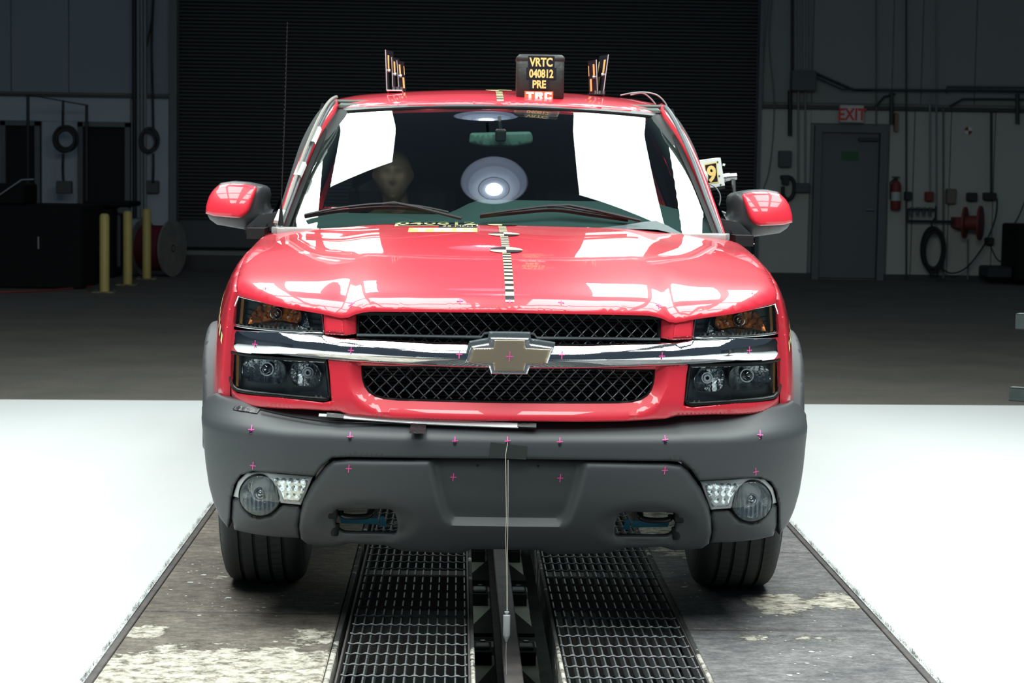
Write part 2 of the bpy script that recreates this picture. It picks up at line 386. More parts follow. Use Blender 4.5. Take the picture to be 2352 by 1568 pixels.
# ------------------------------------------------------------------ floor, slabs, pit
def conc_mat(name, base, second, spots, expo=(.56, .53, .45), sc_=3.2, thr=.5):
    m = bpy.data.materials.new(name); m.use_nodes = True; nt = m.node_tree; b = nt.nodes['Principled BSDF']; N = nt.nodes.new; Lk = nt.links.new
    tc = N('ShaderNodeTexCoord')
    def noise(scale, det=8, rough=.6):
        n = N('ShaderNodeTexNoise'); n.inputs['Scale'].default_value = scale; n.inputs['Detail'].default_value = det; n.inputs['Roughness'].default_value = rough; Lk(tc.outputs['Object'], n.inputs['Vector']); return n
    def math_(op, a, b_, clamp=False):
        q = N('ShaderNodeMath'); q.operation = op; q.use_clamp = clamp
        for i, x in enumerate((a, b_)):
            if isinstance(x, (int, float)): q.inputs[i].default_value = x
            elif x is not None: Lk(x, q.inputs[i])
        return q.outputs[0]
    n1 = noise(sc_); r1 = N('ShaderNodeValToRGB'); r1.color_ramp.elements[0].position = .32; r1.color_ramp.elements[1].position = .68
    r1.color_ramp.elements[0].color = (*base, 1); r1.color_ramp.elements[1].color = (*second, 1); Lk(n1.outputs['Fac'], r1.inputs[0])
    n4 = noise(70, 6, .75); mxs = N('ShaderNodeMixRGB'); mxs.blend_type = 'OVERLAY'; mxs.inputs[0].default_value = .9; Lk(r1.outputs[0], mxs.inputs[1]); Lk(n4.outputs['Fac'], mxs.inputs[2])
    col = mxs.outputs[0]; sep = N('ShaderNodeSeparateXYZ'); Lk(tc.outputs['Object'], sep.inputs[0])
    mask = None
    for (x, y, rx, ry, st) in spots:
        dx = math_('DIVIDE', math_('SUBTRACT', sep.outputs[0], x), rx); dy = math_('DIVIDE', math_('SUBTRACT', sep.outputs[1], y), ry)
        d = math_('ADD', math_('MULTIPLY', dx, dx), math_('MULTIPLY', dy, dy)); f = math_('MULTIPLY', math_('SUBTRACT', 1.0, d, True), st)
        mask = f if mask is None else math_('MAXIMUM', mask, f)
    hgt = n4.outputs['Fac']
    if mask is not None:
        n2 = noise(6.5, 12, .74); k = math_('ADD', mask, math_('MULTIPLY', math_('SUBTRACT', n2.outputs['Fac'], .5), 2.6))
        k = math_('MULTIPLY', math_('SUBTRACT', k, thr), 9.0, True)
        n3 = noise(20, 9, .72); r3 = N('ShaderNodeValToRGB'); r3.color_ramp.elements[0].position = .40; r3.color_ramp.elements[1].position = .54
        r3.color_ramp.elements[0].color = (.17, .15, .12, 1); r3.color_ramp.elements[1].color = (*expo, 1); Lk(n3.outputs['Fac'], r3.inputs[0])
        mx = N('ShaderNodeMixRGB'); Lk(k, mx.inputs[0]); Lk(col, mx.inputs[1]); Lk(r3.outputs[0], mx.inputs[2]); col = mx.outputs[0]
        hgt = math_('ADD', math_('MULTIPLY', math_('SUBTRACT', 1.0, k), 1.2), math_('MULTIPLY', n3.outputs['Fac'], 1.0))
    bp = N('ShaderNodeBump'); bp.inputs['Strength'].default_value = .7; bp.inputs['Distance'].default_value = .008; Lk(hgt, bp.inputs['Height']); Lk(bp.outputs[0], b.inputs['Normal'])
    Lk(col, b.inputs['Base Color']); b.inputs['Roughness'].default_value = .8; b.inputs['Specular IOR Level'].default_value = .3
    return m
M_cl = conc_mat('concrete_left', (.12, .105, .09), (.21, .185, .155), [(-.88, -.60, .78, .74, 1.12), (-1.17, .12, .12, .16, .9), (-.62, .05, .12, .25, .75), (-1.05, .95, .25, .3, .36)])
M_cr = conc_mat('concrete_right', (.115, .115, .12), (.21, .205, .205), [(.98, .66, .16, .26, 1.15), (1.19, .72, .15, .24, .95), (.80, .35, .1, .06, .3), (.72, 2.2, .18, .9, 1.2), (.9, .1, .35, .12, .5)])
M_cf = conc_mat('hall_concrete', (.105, .100, .088), (.145, .135, .115), [], sc_=1.3)
def add_streaks(m):
    nt = m.node_tree; b = nt.nodes['Principled BSDF']; L_ = b.inputs['Base Color'].links[0]; src = L_.from_socket
    tc = nt.nodes.new('ShaderNodeTexCoord'); mp = nt.nodes.new('ShaderNodeMapping'); mp.inputs['Scale'].default_value = (16, 26, 10)
    n = nt.nodes.new('ShaderNodeTexNoise'); n.inputs['Scale'].default_value = 1.0; n.inputs['Detail'].default_value = 7; n.inputs['Roughness'].default_value = .7
    r = nt.nodes.new('ShaderNodeValToRGB'); r.color_ramp.elements[0].position = .28; r.color_ramp.elements[0].color = (.45, .43, .42, 1); r.color_ramp.elements[1].position = .74; r.color_ramp.elements[1].color = (1.9, 1.85, 1.8, 1)
    e = r.color_ramp.elements.new(.5); e.color = (1, 1, 1, 1)
    x = nt.nodes.new('ShaderNodeMixRGB'); x.blend_type = 'MULTIPLY'; x.inputs[0].default_value = .8
    nt.links.new(tc.outputs['Object'], mp.inputs[0]); nt.links.new(mp.outputs[0], n.inputs['Vector']); nt.links.new(n.outputs['Fac'], r.inputs[0]); nt.links.new(src, x.inputs[1]); nt.links.new(r.outputs[0], x.inputs[2]); nt.links.new(x.outputs[0], b.inputs['Base Color'])
add_streaks(M_cl); add_streaks(M_cr)
M_pit = conc_mat('pit_concrete', (.14, .16, .15), (.24, .26, .24), [], sc_=4)
M_wfloor = mat('white_floor_paint', (.85, .88, .87), .33, spec=.5, noise=(1.2, .4, (.80, .84, .83)), bump=(2.5, .12, .01))
M_rail = conc_mat('worn_steel', (.03, .033, .035), (.075, .075, .072), [(0, -.9, 9, 1.1, 1.1), (0, 1.5, 9, 1.4, .45)], expo=(.55, .53, .48))
M_beam = mat('dark_rusty_steel', (.055, .05, .05), .6, noise=(14, .25, (.12, .105, .10)))
M_grate = mat('grating_steel', (.10, .115, .125), .5, metal=.5, noise=(70, .2, (.25, .25, .25)))
fl = MB()
EY = lambda x: 6.88+.063*x
fl.add([(-14, EY(-14), 0), (14, EY(14), 0), (14, 23.2, 0), (-14, 23.2, 0)], [(0, 1, 2, 3)])
floor = fl.build('floor', M_cf); tag(floor, 'dark worn concrete floor of the hall behind the truck', kind='structure')
def wf(x0, x1, nm):
    n = 24; vs = []; fs = []
    m = MB(); m.add([(x0, -10, .004), (x1, -10, .004), (x1, EY(x1), .004), (x0, EY(x0), .004), (x0, -10, -.03), (x1, -10, -.03), (x1, EY(x1), -.03), (x0, EY(x0), -.03)],
              [(0, 1, 2, 3), (0, 4, 5, 1), (1, 5, 6, 2), (2, 6, 7, 3), (3, 7, 4, 0)])
    return m.build(nm, M_wfloor, floor)
a = wf(-12, -1.242, 'painted_floor'); a['label'] = 'glossy white painted floor left of the truck'
a = wf(1.284, 12, 'painted_floor'); a['label'] = 'glossy white painted floor right of the truck'
XL0, XL1, XR0, XR1 = -1.218, -.552, .612, 1.262
for (x0, x1, ys, m_) in ((XL0, XL1, (-2.6, .415, 2.55, 4.7, 6.8), M_cl), (XR0, XR1, (-2.6, .228, 1.66, 3.7, 6.85), M_cr)):
    for i in range(len(ys)-1):
        s = MB(); s.cbox(x0, x1, ys[i]+.012, ys[i+1]-.012, -.12, 0, .004); s.build('floor_slab', m_, floor)
        if i: 
            j = MB(); j.box(x0, x1, ys[i]-.013, ys[i]+.013, -.1, -.003); j.build('joint_strip', M_beam, floor)
for (x0, x1) in ((-1.241, -1.219), (1.263, 1.283)):
    s = MB(); s.cbox(x0, x1, -2.6, 6.85, -.08, .002, .002); s.build('edge_strip', M_beam, floor)
# flecks of white paint lying on the slabs
q = MB(); rf_ = random.Random(11)
for (cx_, cy_, sx_, sy_, n_) in ((-.98, 1.0, .14, .30, 60), (-.85, .55, .25, .10, 25), (1.0, -.1, .16, .35, 30), (.74, .75, .05, .25, 12), (.93, -.35, .10, .15, 12), (-2.2, .5, .8, 1.6, 14)):
    for _k in range(n_):
        x_ = rf_.gauss(cx_, sx_); y_ = rf_.gauss(cy_, sy_); r_ = rf_.uniform(.002, .007)*(1 if rf_.random() < .85 else 2.2); a0 = rf_.random()*6
        if (-1.2 < x_ < -.56) or (.62 < x_ < 1.25): q.add([(x_+r_*rf_.uniform(.6, 1)*math.cos(a0+k*PI/3), y_+r_*rf_.uniform(.6, 1)*math.sin(a0+k*PI/3), .0012) for k in range(6)], [tuple(range(6))])
o = q.build('paint_flecks', mat('paint_fleck', (.70, .70, .66), .6), floor); tag(o, kind='stuff')
# the pit under the track
pm = MB(); pm.box(-.56, .62, -2.7, 6.9, -.72, -.70); pm.box(-.58, -.552, -2.7, 6.9, -.7, -.12); pm.box(.612, .64, -2.7, 6.9, -.7, -.12); pm.box(-.58, .64, 6.88, 6.95, -.7, 0)
pit = pm.build('trim_1', M_pit); tag(pit, 'concrete pit under the steel gratings', kind='structure')
# frayed carpet edge along the slabs
fr = MB(); rr = random.Random(3)
for side, X in ((-1, -1.243), (1, 1.285)):
    for i in range(7000):
        y = -1.0+rr.random()**1.3*4.6; d = rr.random()**2
        k = .4+.6*abs(math.sin(y*9)+math.sin(y*23+1))/2
        x = X+side*(rr.random()*.012); L = (.004+.022*d)*k; a_ = rr.uniform(-1.2, 1.2)
        x2 = x+side*(rr.random()*.02-.012)*1.0; y2 = y+math.sin(a_)*L; z2 = .002+L*.9
        wd = .0017
        fr.add([(x, y-wd, .001), (x, y+wd, .001), (x2, y2, z2)], [(0, 1, 2)])
fo = fr.build('frayed_edge', mat('frayed_fibre', (.035, .03, .022), .9, noise=(30, .2, (.12, .11, .09))))
tag(fo, 'frayed fibres along the cut edges of the white floor covering', 'fibre', kind='stuff')
# gratings: every bearing bar and every twisted cross rod its own piece
def grate(x0, x1, n, label, ys=(-2.1, 6.6)):
    g = empty('floor_grating', ((x0+x1)/2, 2, 0), label, 'grating')
    b0 = None
    for i in range(n):
        x = x0+(x1-x0)*i/(n-1)
        if b0 is None:
            m = MB(); m.box(-.0024, .0024, ys[0], ys[1], -.042, -.006); b0 = mesh_obj('bearing_bar', m.v, m.f, M_grate); b0.parent = g; b0.matrix_parent_inverse = world_of(g).inverted(); o = b0
        else: o = b0.copy(); COL.objects.link(o)
        o.location = (x, 0, 0)
    c0 = None; y = -.44-.1415*12; rods = []
    while y < ys[1]:
        if c0 is None:
            pts = []; k = (n-1)*6
            for j in range(k+1):
                u = j/k; pts.append((x0-.006+(x1-x0+.012)*u, 0, -.004+.0016*math.cos(2*PI*u*(n-1))))
            m = MB(); m.tube(pts, [.0030+.0012*math.cos(2*PI*j/6) for j in range(k+1)], 5); c0 = mesh_obj('cross_rod', m.v, m.f, M_grate, smooth=60); c0.parent = g; c0.matrix_parent_inverse = world_of(g).inverted(); o = c0
        else: o = c0.copy(); COL.objects.link(o)
        o.location = (0, y, 0); y += .1415
    for x in (x0-.016, x1+.012):
        m = MB(); m.box(x-.003, x+.003, ys[0], ys[1], -.045, 0.0); m.build('edge_bar', M_beam, g)
    return g
grate(-.496, -.128, 13, 'steel bar grating over the pit, left of the central guide rail')
grate(.183, .584, 14, 'steel bar grating over the pit, right of the central guide rail')
def longbar(name, x0, x1, z0, z1, m, label, cat='rail', y0=-2.6, y1=6.8, c=.003, **k):
    q = MB(); q.cbox(x0, x1, y0, y1, z0, z1, c); o = q.build(name, m); return tag(o, label, cat, **k)
longbar('steel_angle', -.547, -.530, -.06, .006, M_rail, 'worn steel angle between the left concrete slab and the grating')
longbar('steel_angle', .597, .611, -.06, .006, M_rail, 'worn steel angle between the right concrete slab and the grating')
longbar('channel_beam', -.112, -.099, -.13, .004, M_rail, 'long steel channel edging the slot on the left of the guide rail', 'beam')
longbar('channel_beam', .160, .172, -.13, .004, M_rail, 'long steel channel edging the slot on the right of the guide rail', 'beam')
gr = empty('guide_rail', (.03, 2, -.1), 'dark steel guide rail running down the middle of the pit slot', 'rail')
q = MB(); q.cbox(-.002, .058, -2.6, 6.8, -.115, -.095, .003); q.build('top_flange', M_beam, gr)
q = MB(); q.box(.022, .034, -2.6, 6.8, -.30, -.115); q.build('web', M_beam, gr)
q = MB(); q.cbox(-.01, .066, -2.6, 6.8, -.32, -.30, .003); q.build('bottom_flange', M_beam, gr)
M_plate = mat('pale_steel_plate', (.42, .44, .38), .6, noise=(12, .2, (.60, .60, .52)))
M_plated = mat('grey_steel_plate', (.42, .46, .46), .6, noise=(9, .2, (.28, .30, .30)))
for k, y in enumerate((-.62, .40, 1.42, 2.5, 3.5, 4.5, 5.6)):
    cbm = empty('cross_beam', (.03, y, -.2), ['grey steel cross beam under the gratings, nearest the camera', 'second steel cross beam under the gratings, in front of the wheels', 'third steel cross beam under the gratings, between the wheels'][k] if k < 3 else 'steel cross beam under the gratings, hidden below the truck', 'beam', group='cross beams in the pit')
    q = MB(); q.box(-.545, -.113, y, y+.09, -.20, -.06); q.box(.173, .605, y, y+.09, -.20, -.06); q.build('end_section', M_beam, cbm)
    q = MB(); q.box(-.098, -.006, y, y+.10, -.42, -.34); q.box(.068, .158, y, y+.10, -.42, -.34); q.build('middle_section', M_plated, cbm)
    for sx in (-1, 1):
        xa, xb = (-.098, -.008) if sx < 0 else (.068, .158)
        q = MB(); q.box(xa+.004, xb-.004, y+.29, y+.92, -.36, -.35); q.build('cover_plate', M_plate, cbm)
        g0, g1 = (xb, xa) if sx < 0 else (xa, xb)
        q = MB(); q.prism([(g0, y+.20), (g1, y+.20), (g1, y+.30), (g0, y+.70)], lambda u, v: (u, v, -.33), lambda u, v: (u, v, -.345)); q.build('gusset', M_dark, cbm)
        q = MB(); q.box(xa+.01, xb-.012, y-.26, y-.08, -.36, -.30); q.build('clamp_block', M_dark, cbm)
        q = MB(); q.cbox(xa+.016, xb-.02, y-.22, y-.16, -.30, -.285, .004); q.build('clamp_jaw', M_plated, cbm)
        q = MB(); q.lathe([(0, .012), (.011, .012), (.011, 0)], ((xa+xb)/2, y-.12, -.298), n=6); q.build('clamp_bolt', M_steel, cbm)
        q = MB(); q.box(xa, xb, y-.34, y-.05, -.375, -.362); q.build('base_plate', M_plated, cbm)
for i, (xa, xb, ya, yb, lab) in enumerate(((-.50, -.13, .0, .55, 'pale sheet under the left grating in front of the truck'), (.2, .50, .15, .62, 'pale sheet under the right grating in front of the truck'), (-.45, -.2, 1.15, 1.55, 'pale sheet under the left grating below the bumper'), (.28, .5, 1.2, 1.55, 'pale sheet under the right grating below the bumper'))):
    q = MB(); q.box(xa, xb, ya, yb, -.34, -.33); tag(q.build('floor_sheet', M_plated), lab, 'sheet')
# ------------------------------------------------------------------ back wall
WY = 23.0
M_wul = mat('wall_upper_left', (.25, .30, .35), .7); M_wll = mat('wall_lower_left', (.42, .49, .55), .65)
M_wur = mat('wall_upper_right', (.25, .28, .27), .7); M_wlr = mat('wall_lower_right', (.46, .49, .45), .65)
M_frame = mat('steel_door_frame', (.12, .14, .15), .55); M_doorg = mat('grey_door', (.115, .135, .15), .5)
M_slat = mat('roller_door', (.020, .025, .028), .5); M_slatb = mat('roller_door_bottom', (.045, .06, .065), .5)
M_pipe = mat('dark_pipe', (.035, .045, .045), .5); M_cond = mat('grey_conduit', (.22, .25, .26), .5); M_cond2 = mat('brown_conduit', (.16, .15, .12), .6)
M_boxg = mat('grey_box', (.075, .09, .095), .6); M_boxd = mat('dark_box', (.02, .025, .025), .6); M_hose = mat('black_hose', (.010, .012, .012), .5)
M_redd = mat('dull_red', (.20, .032, .028), .6); M_yelb = mat('bollard_yellow', (.62, .50, .16), .5, noise=(6, .3, (.50, .40, .13)))
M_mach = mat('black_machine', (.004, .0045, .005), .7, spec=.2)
XDL, XDR = -4.07, 3.97
wb = MB(); wb.box(-14, XDL, WY, WY+.3, 0, 6.5); wb.box(XDR, 14, WY, WY+.3, 0, 6.5); wb.box(XDL, XDR, WY+.25, WY+.3, 0, 6.5)
wall = wb.build('wall_back', M_wur); tag(wall, kind='structure')
for (x0, x1, z0, z1, m_, th) in ((-6.35, -5.57, 2.42, 6.4, M_wul, .03), (-5.56, -4.5, 2.42, 6.4, M_wul, .03), (-4.49, -4.09, 2.42, 6.4, M_wul, .03), (-7.6, -6.36, 2.42, 6.4, M_wul, .03), (-9, -7.61, 2.42, 6.4, M_wul, .03),
    (3.99, 4.72, 2.45, 6.4, M_wur, .03), (4.73, 5.84, 2.45, 6.4, M_wur, .03), (5.85, 6.25, 2.45, 6.4, M_wur, .03), (6.26, 7.0, 2.45, 6.4, M_wur, .03), (7.01, 8.1, 2.45, 6.4, M_wur, .03), (8.11, 9.5, 2.45, 6.4, M_wur, .03),
    (4.02, 4.72, .0, 2.36, M_wlr, .06), (5.83, 6.17, 0, 2.36, M_wlr, .06), (6.18, 6.68, 0, 2.36, M_wlr, .06), (6.69, 7.3, 0, 2.36, M_wlr, .06), (7.31, 9.5, 0, 2.36, M_wlr, .06), (4.72, 5.83, 2.17, 2.36, M_wlr, .06),
    (-4.70, -4.18, 0, 2.36, M_wll, .08), (-9, -4.71, 2.02, 2.36, M_wll, .08), (-5.93, -5.42, 0, 2.02, M_wll, .08), (-9, -6.5, 0, 2.02, M_wll, .08)):
    q = MB(); q.cbox(x0, x1, WY-th, WY, z0, z1, .008); q.build('wall_panel', m_, wall)
for (x0, x1, z0, z1) in ((-9, -4.15, 2.36, 2.40), (3.99, 9.5, 2.37, 2.42)):
    q = MB(); q.box(x0, x1, WY-.1, WY, z0, z1); q.build('ledge', M_pipe, wall)
q = MB(); q.box(-4.17, XDL, WY-.12, WY, 0, 6.4); q.box(XDR, 4.02, WY-.12, WY, 0, 6.4); o = q.build('door_jamb', M_frame, wall)
# roller door with its ribbed curtain
rd = MB(); rd.box(XDL, XDR, WY+.14, WY+.2, .62, 6.4); door1 = rd.build('door_1', M_slat); tag(door1, 'wide black roller shutter door behind the truck', kind='structure')
q = MB(); z = .70; prof = []
while z < 4.6: prof += [(WY+.13, z), (WY+.105, z+.012), (WY+.105, z+.038), (WY+.13, z+.05)]; z += .05
vs = []; 
for (y, z) in prof: vs += [(XDL, y, z), (XDR, y, z)]
q.add(vs, [(2*i, 2*i+1, 2*i+3, 2*i+2) for i in range(len(prof)-1)]); tag(q.build('slat_curtain', M_slat, door1), kind='stuff')
q = MB(); q.cbox(XDL, XDR, WY+.06, WY+.14, .30, .70, .02); q.build('bottom_section', M_slatb, door1)
q = MB(); q.box(XDL, XDR, WY+.02, WY+.2, 0, .2); q.build('threshold', M_slat, door1)
# grey door
d2 = empty('door_2', (5.28, WY, 0), None, None); tag(d2, 'grey steel exit door in the right wall', kind='structure')
q = MB(); q.box(4.775, 4.87, WY-.12, WY+.02, 0, 2.14); q.box(5.69, 5.785, WY-.12, WY+.02, 0, 2.14); q.box(4.87, 5.69, WY-.12, WY+.02, 2.05, 2.14); q.build('door_frame', M_frame, d2)
q = MB(); q.cbox(4.875, 5.685, WY-.05, WY-.005, .02, 2.045, .006); lf = q.build('door_leaf', M_doorg, d2)
q = MB(); q.cbox(5.38, 5.66, WY-.11, WY-.05, 1.93, 1.98, .01); q.build('door_closer', M_pipe, d2)
q = MB(); q.tube([(5.62, WY-.05, .98), (5.62, WY-.11, .98), (5.52, WY-.11, .98)], .012); q.build('door_handle', M_steel, d2)
q = MB(); q.box(5.16, 5.40, WY-.056, WY-.051, 1.66, 1.79); o = q.build('notice', mat('green_notice', (.03, .13, .05), .6), d2); o['label'] = 'small green notice'
for (x0, x1, nm) in ((4.02, 4.77, 'baseboard_right'), (5.79, 9.5, 'baseboard_right')):
    q = MB(); q.box(x0, x1, WY-.075, WY-.0, 0, .085); tag(q.build(nm, M_pipe), kind='structure')
# doorways in the left wall
for i, (x0, x1, z0) in enumerate(((-6.42, -6.02, .0), (-5.36, -4.78, .9))):
    d = empty('door_3' if i == 0 else 'window_1', ((x0+x1)/2, WY, 0), None, None); tag(d, ['dark open doorway in the left wall', 'dark window opening in the left wall'][i], kind='structure')
    q = MB(); q.box(x0-.07, x0, WY-.11, WY, z0, 2.02); q.box(x1, x1+.07, WY-.11, WY, z0, 2.02); q.box(x0-.07, x1+.07, WY-.11, WY, 1.96, 2.03); q.build('frame', M_frame, d)
    q = MB(); q.box(x0, x1, WY-.03, WY-.02, z0, 1.96); q.build('opening_shade_sheet', M_dark, d)  # near-black sheet paints the shade inside the opening; the wall behind is closed
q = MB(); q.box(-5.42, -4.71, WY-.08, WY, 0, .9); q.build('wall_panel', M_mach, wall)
def wt(name, label, cat, pts, r, m=M_cond, y=22.9, n=6, group=None):
    q = MB(); q.tube([(p[0], (p[2] if len(p) > 2 else y), p[1]) for p in pts], r, n); o = q.build(name, m, smooth=60); return tag(o, label, cat, group)
def smooth_pts(P, k=6):
    out = []; n = len(P)
    for i in range(n-1):
        a, b, c, d = P[max(i-1, 0)], P[i], P[i+1], P[min(i+2, n-1)]
        for j in range(k):
            t = j/k; out.append(tuple(.5*((2*b[q])+(-a[q]+c[q])*t+(2*a[q]-5*b[q]+4*c[q]-d[q])*t*t+(-a[q]+3*b[q]-3*c[q]+d[q])*t**3) for q in range(len(b))))
    out.append(tuple(P[-1])); return out
def wbox(name, label, cat, p, m, y0=22.82, y1=22.94, c=.01, group=None):
    (x0, z1), (x1, z0) = p; q = MB(); q.cbox(x0, x1, y0, y1, z0, z1, c); return tag(q.build(name, m), label, cat, group)
# conduits on the right wall
for i, (x, ya, yb, r, m_, lab) in enumerate(((1820, -20, 165, .022, M_hose, 'thick black conduit rising from the wall junction box'), (1834, -20, 165, .016, M_cond, 'grey conduit beside the thick black one above the junction box'), (1847, -20, 165, .016, M_cond, 'middle grey conduit rising from the junction box'), (1860, -20, 165, .016, M_cond, 'rightmost grey conduit rising from the junction box'),
    (1833, 208, 420, .014, M_cond, 'left grey conduit running down from the junction box'), (1849, 208, 420, .014, M_cond, 'right grey conduit running down from the junction box'), (1814, 208, 312, .03, M_hose, 'short thick black pipe below the junction box'),
    (2012, -20, 286, .012, M_cond2, 'thin conduit running down the wall above the exit door'), (2081, -20, 640, .014, M_pipe, 'dark conduit running down the wall beside the fire extinguisher'), (2135, 210, 445, .014, M_cond, 'grey conduit running down to the red outlet box'), (2150, -20, 520, .012, M_cond, 'thin grey conduit beside the red outlet box'), (2166, 250, 640, .014, M_cond2, 'brown conduit running down the wall behind the hose coil'), (2276, 255, 445, .018, M_pipe, 'dark conduit running down to the right outlet box'), (2336, 215, 285, .03, M_pipe, 'short thick pipe stub near the right edge'), (2047, 214, 286, .03, M_pipe, 'short thick pipe stub right of the exit sign'), (2222, 550, 642, .012, M_cond2, 'thin conduit below the red hose reel'))):
    p = PXF(x, ya), PXF(x, yb)
    wt('conduit', lab, 'conduit', [(p[0][0], p[0][1]), (p[1][0], p[1][1])], r, m_, y=22.88 if yb < 250 else 22.86)
wt('overhead_pipe', 'dark pipe running along the right wall above the exit sign', 'pipe', [(4.751,2.849),(5.273,2.635),(5.899,2.64),(6.994,2.652),(8.092,2.652)], .022, M_pipe, 22.80)
wt('overhead_pipe', 'upper short dark pipe near the right edge', 'pipe', [(6.557,2.609),(6.554,2.693),(8.09,2.706)], .016, M_pipe, 22.74)
wt('overhead_pipe', 'slanting pipe leaving the junction box', 'pipe', [(4.753,2.789),(5.109,2.638),(5.473,2.639)], .014, M_pipe, 22.76)
wt('overhead_pipe', 'dark pipe along the ledge right of the exit sign', 'pipe', [(5.601,2.418),(5.719,2.552),(5.87,2.591)], .016, M_pipe, 22.86)
wt('overhead_pipe', 'curved pipe above the ledge near the right edge', 'pipe', [(6.636,2.435),(6.815,2.535),(7.363,2.544),(8.096,2.544)], .016, M_pipe, 22.86)
wbox('junction_box', 'grey junction box high on the wall left of the exit sign', 'box', [(4.409,2.889),(4.749,2.607)], M_boxg, 22.75)
# exit sign
ex = empty('exit_sign', (5.35, 22.8, 2.3), 'white exit sign with red letters above the grey door', 'sign')
(x0, z1), (x1, z0) = [(5.097,2.425),(5.431,2.185)]
q = MB(); q.cbox(x0, x1, 22.80, 22.9, z0, z1, .01); q.build('sign_body', mat('exit_sign_white', (.62, .62, .60), .5), ex)
q = MB(); poly_text(q, 'EXIT', .23, lambda u, v: ((x0+x1)/2+u, 22.795, (z0+z1)/2-.085+v), .006, .82); q.build('lettering', mat('exit_red', (.75, .04, .03), .5), ex)
# fire extinguisher
fe = empty('fire_extinguisher', (5.95, 22.85, 1.0), 'red fire extinguisher hanging beside the grey door', 'extinguisher')
(xe, zt), (xe2, zb) = [(5.914,1.422),(5.927,0.986)]
q = MB(); q.lathe([(0, 0), (.06, 0), (.07, .02), (.07, .34), (.05, .39), (.02, .41), (.02, .43)], (xe, 22.83, zb), n=20); q.build('cylinder', M_redd, fe, 40)
q = MB(); q.lathe([(.0715, .13), (.0715, .25)], (xe, 22.83, zb), n=20); q.build('label_band', mat('label_band', (.45, .5, .5), .4), fe, 40)
q = MB(); q.box(xe-.02, xe+.02, 22.80, 22.86, zb+.41, zb+.46); q.box(xe-.06, xe+.05, 22.82, 22.84, zb+.45, zb+.465); q.build('valve', M_boxd, fe)
q = MB(); q.tube([(xe-.02, 22.8, zb+.44), (xe-.09, 22.79, zb+.38), (xe-.085, 22.79, zb+.15)], .012); q.build('hose', M_hose, fe)
for p, m_, lab in (([(6.046,1.242),(6.141,1.122)], M_boxd, 'small dark outlet box right of the fire extinguisher'), ([(6.333,1.246),(6.447,1.114)], M_redd, 'dull red outlet box under a conduit'), ([(6.631,1.293),(6.76,1.083)], M_cond2, 'pale wall box between the red box and the hose reel'),
    ([(6.92,1.243),(7.058,1.124)], M_boxd, 'dark outlet box above the hose reel'), ([(7.152,1.247),(7.327,1.14)], M_boxd, 'dark outlet box with a hanging cable near the right edge'), ([(4.27,1.782),(4.446,1.555)], M_boxg, 'grey wall box left of the door above the wall phone'), ([(4.494,1.339),(4.711,1.209)], M_boxg, 'grey wireway box beside the door frame'), ([(7.198,0.621),(7.312,0.52)], M_boxd, 'small dark box low on the wall below the hose reel')):
    wbox('wall_box', lab, 'box', p, m_)
# wall phone
ph = empty('wall_phone', (4.4, 22.9, 1.2), 'dark telephone handset hanging left of the grey door', 'phone')
q = MB(); q.tube([(p[0], 22.84, p[1]) for p in smooth_pts([(4.295,1.414),(4.435,1.411),(4.491,1.327),(4.483,1.182),(4.412,1.108),(4.344,1.168),(4.335,1.288)])], .028, 8); q.build('cord_loop', M_boxd, ph, 60)
q = MB(); q.cbox(*[[(4.319,1.433),(4.417,1.374)][i][0] for i in (0, 1)], 22.8, 22.9, *[[(4.319,1.433),(4.419,1.314)][i][1] for i in (1, 0)], .01); q.build('handset', M_boxd, ph)
# target sticker, tag
tg = empty('target_sticker', (6.9, 22.93, 2.0), 'small round red and white target sticker high on the right wall', 'sticker')
(xt, zt), = [(6.922,2.103)]
for k in range(4):
    q = MB(); q.add([(xt, 22.925, zt)]+[(xt+.055*math.cos(PI/2*k+PI/8*j), 22.925, zt+.055*math.sin(PI/2*k+PI/8*j)) for j in range(5)], [(0, j+1, j+2) for j in range(4)])
    q.build('quadrant', M_redd if k % 2 else M_white_mesh, tg)
wbox('paper_tag', 'narrow orange tag hanging right of the exit sign', 'tag', [(5.872,2.332),(5.916,2.068)], mat('faded_orange', (.30, .17, .10), .7))
# hose manifold + reel + coil
mf = empty('hose_manifold', (6.3, 22.9, .95), 'dark pipe manifold with valves above the hose coil', 'manifold')
(x0, z1), (x1, z0) = [(6.08,1.001),(6.469,0.837)]; (x2, _), = [(6.787,0.842)]
q = MB(); q.tube([(x0, 22.78, z1), (x1, 22.78, z1)], .016); q.tube([(x0, 22.78, z1), (x0, 22.78, z0)], .014); q.tube([(x1, 22.78, z1+.05), (x1, 22.78, z0)], .014); q.tube([(x0, 22.78, z0), (x2, 22.78, z0)], .018); q.build('pipework', M_boxd, mf, 60)
for k in range(4):
    x = x0+.05+k*.085; q = MB(); q.tube([(x, 22.78, z1-.01), (x, 22.78, z1-.09)], .025); q.box(x-.03, x+.03, 22.72, 22.75, z1+.0, z1+.03); q.build('valve', M_boxg, mf, 40)
rl = empty('hose_reel', (6.9, 22.8, .9), 'dull red hose reel mounted on the right wall', 'reel')
(xr, zr), (xq, _) = [(6.946,0.829),(6.776,0.826)]
q = MB(); q.lathe([(.05, -.12), (.22, -.12), (.22, -.09), (.10, -.09), (.10, .09), (.24, .09), (.24, .12), (.05, .12)], (xr, 22.60, zr), (1, -.45, 0), 28, True); q.build('drum', M_redd, rl, 40)
q = MB(); q.box(xq-.06, xr, 22.60, 22.93, zr-.07, zr+.07); q.build('bracket', M_redd, rl)
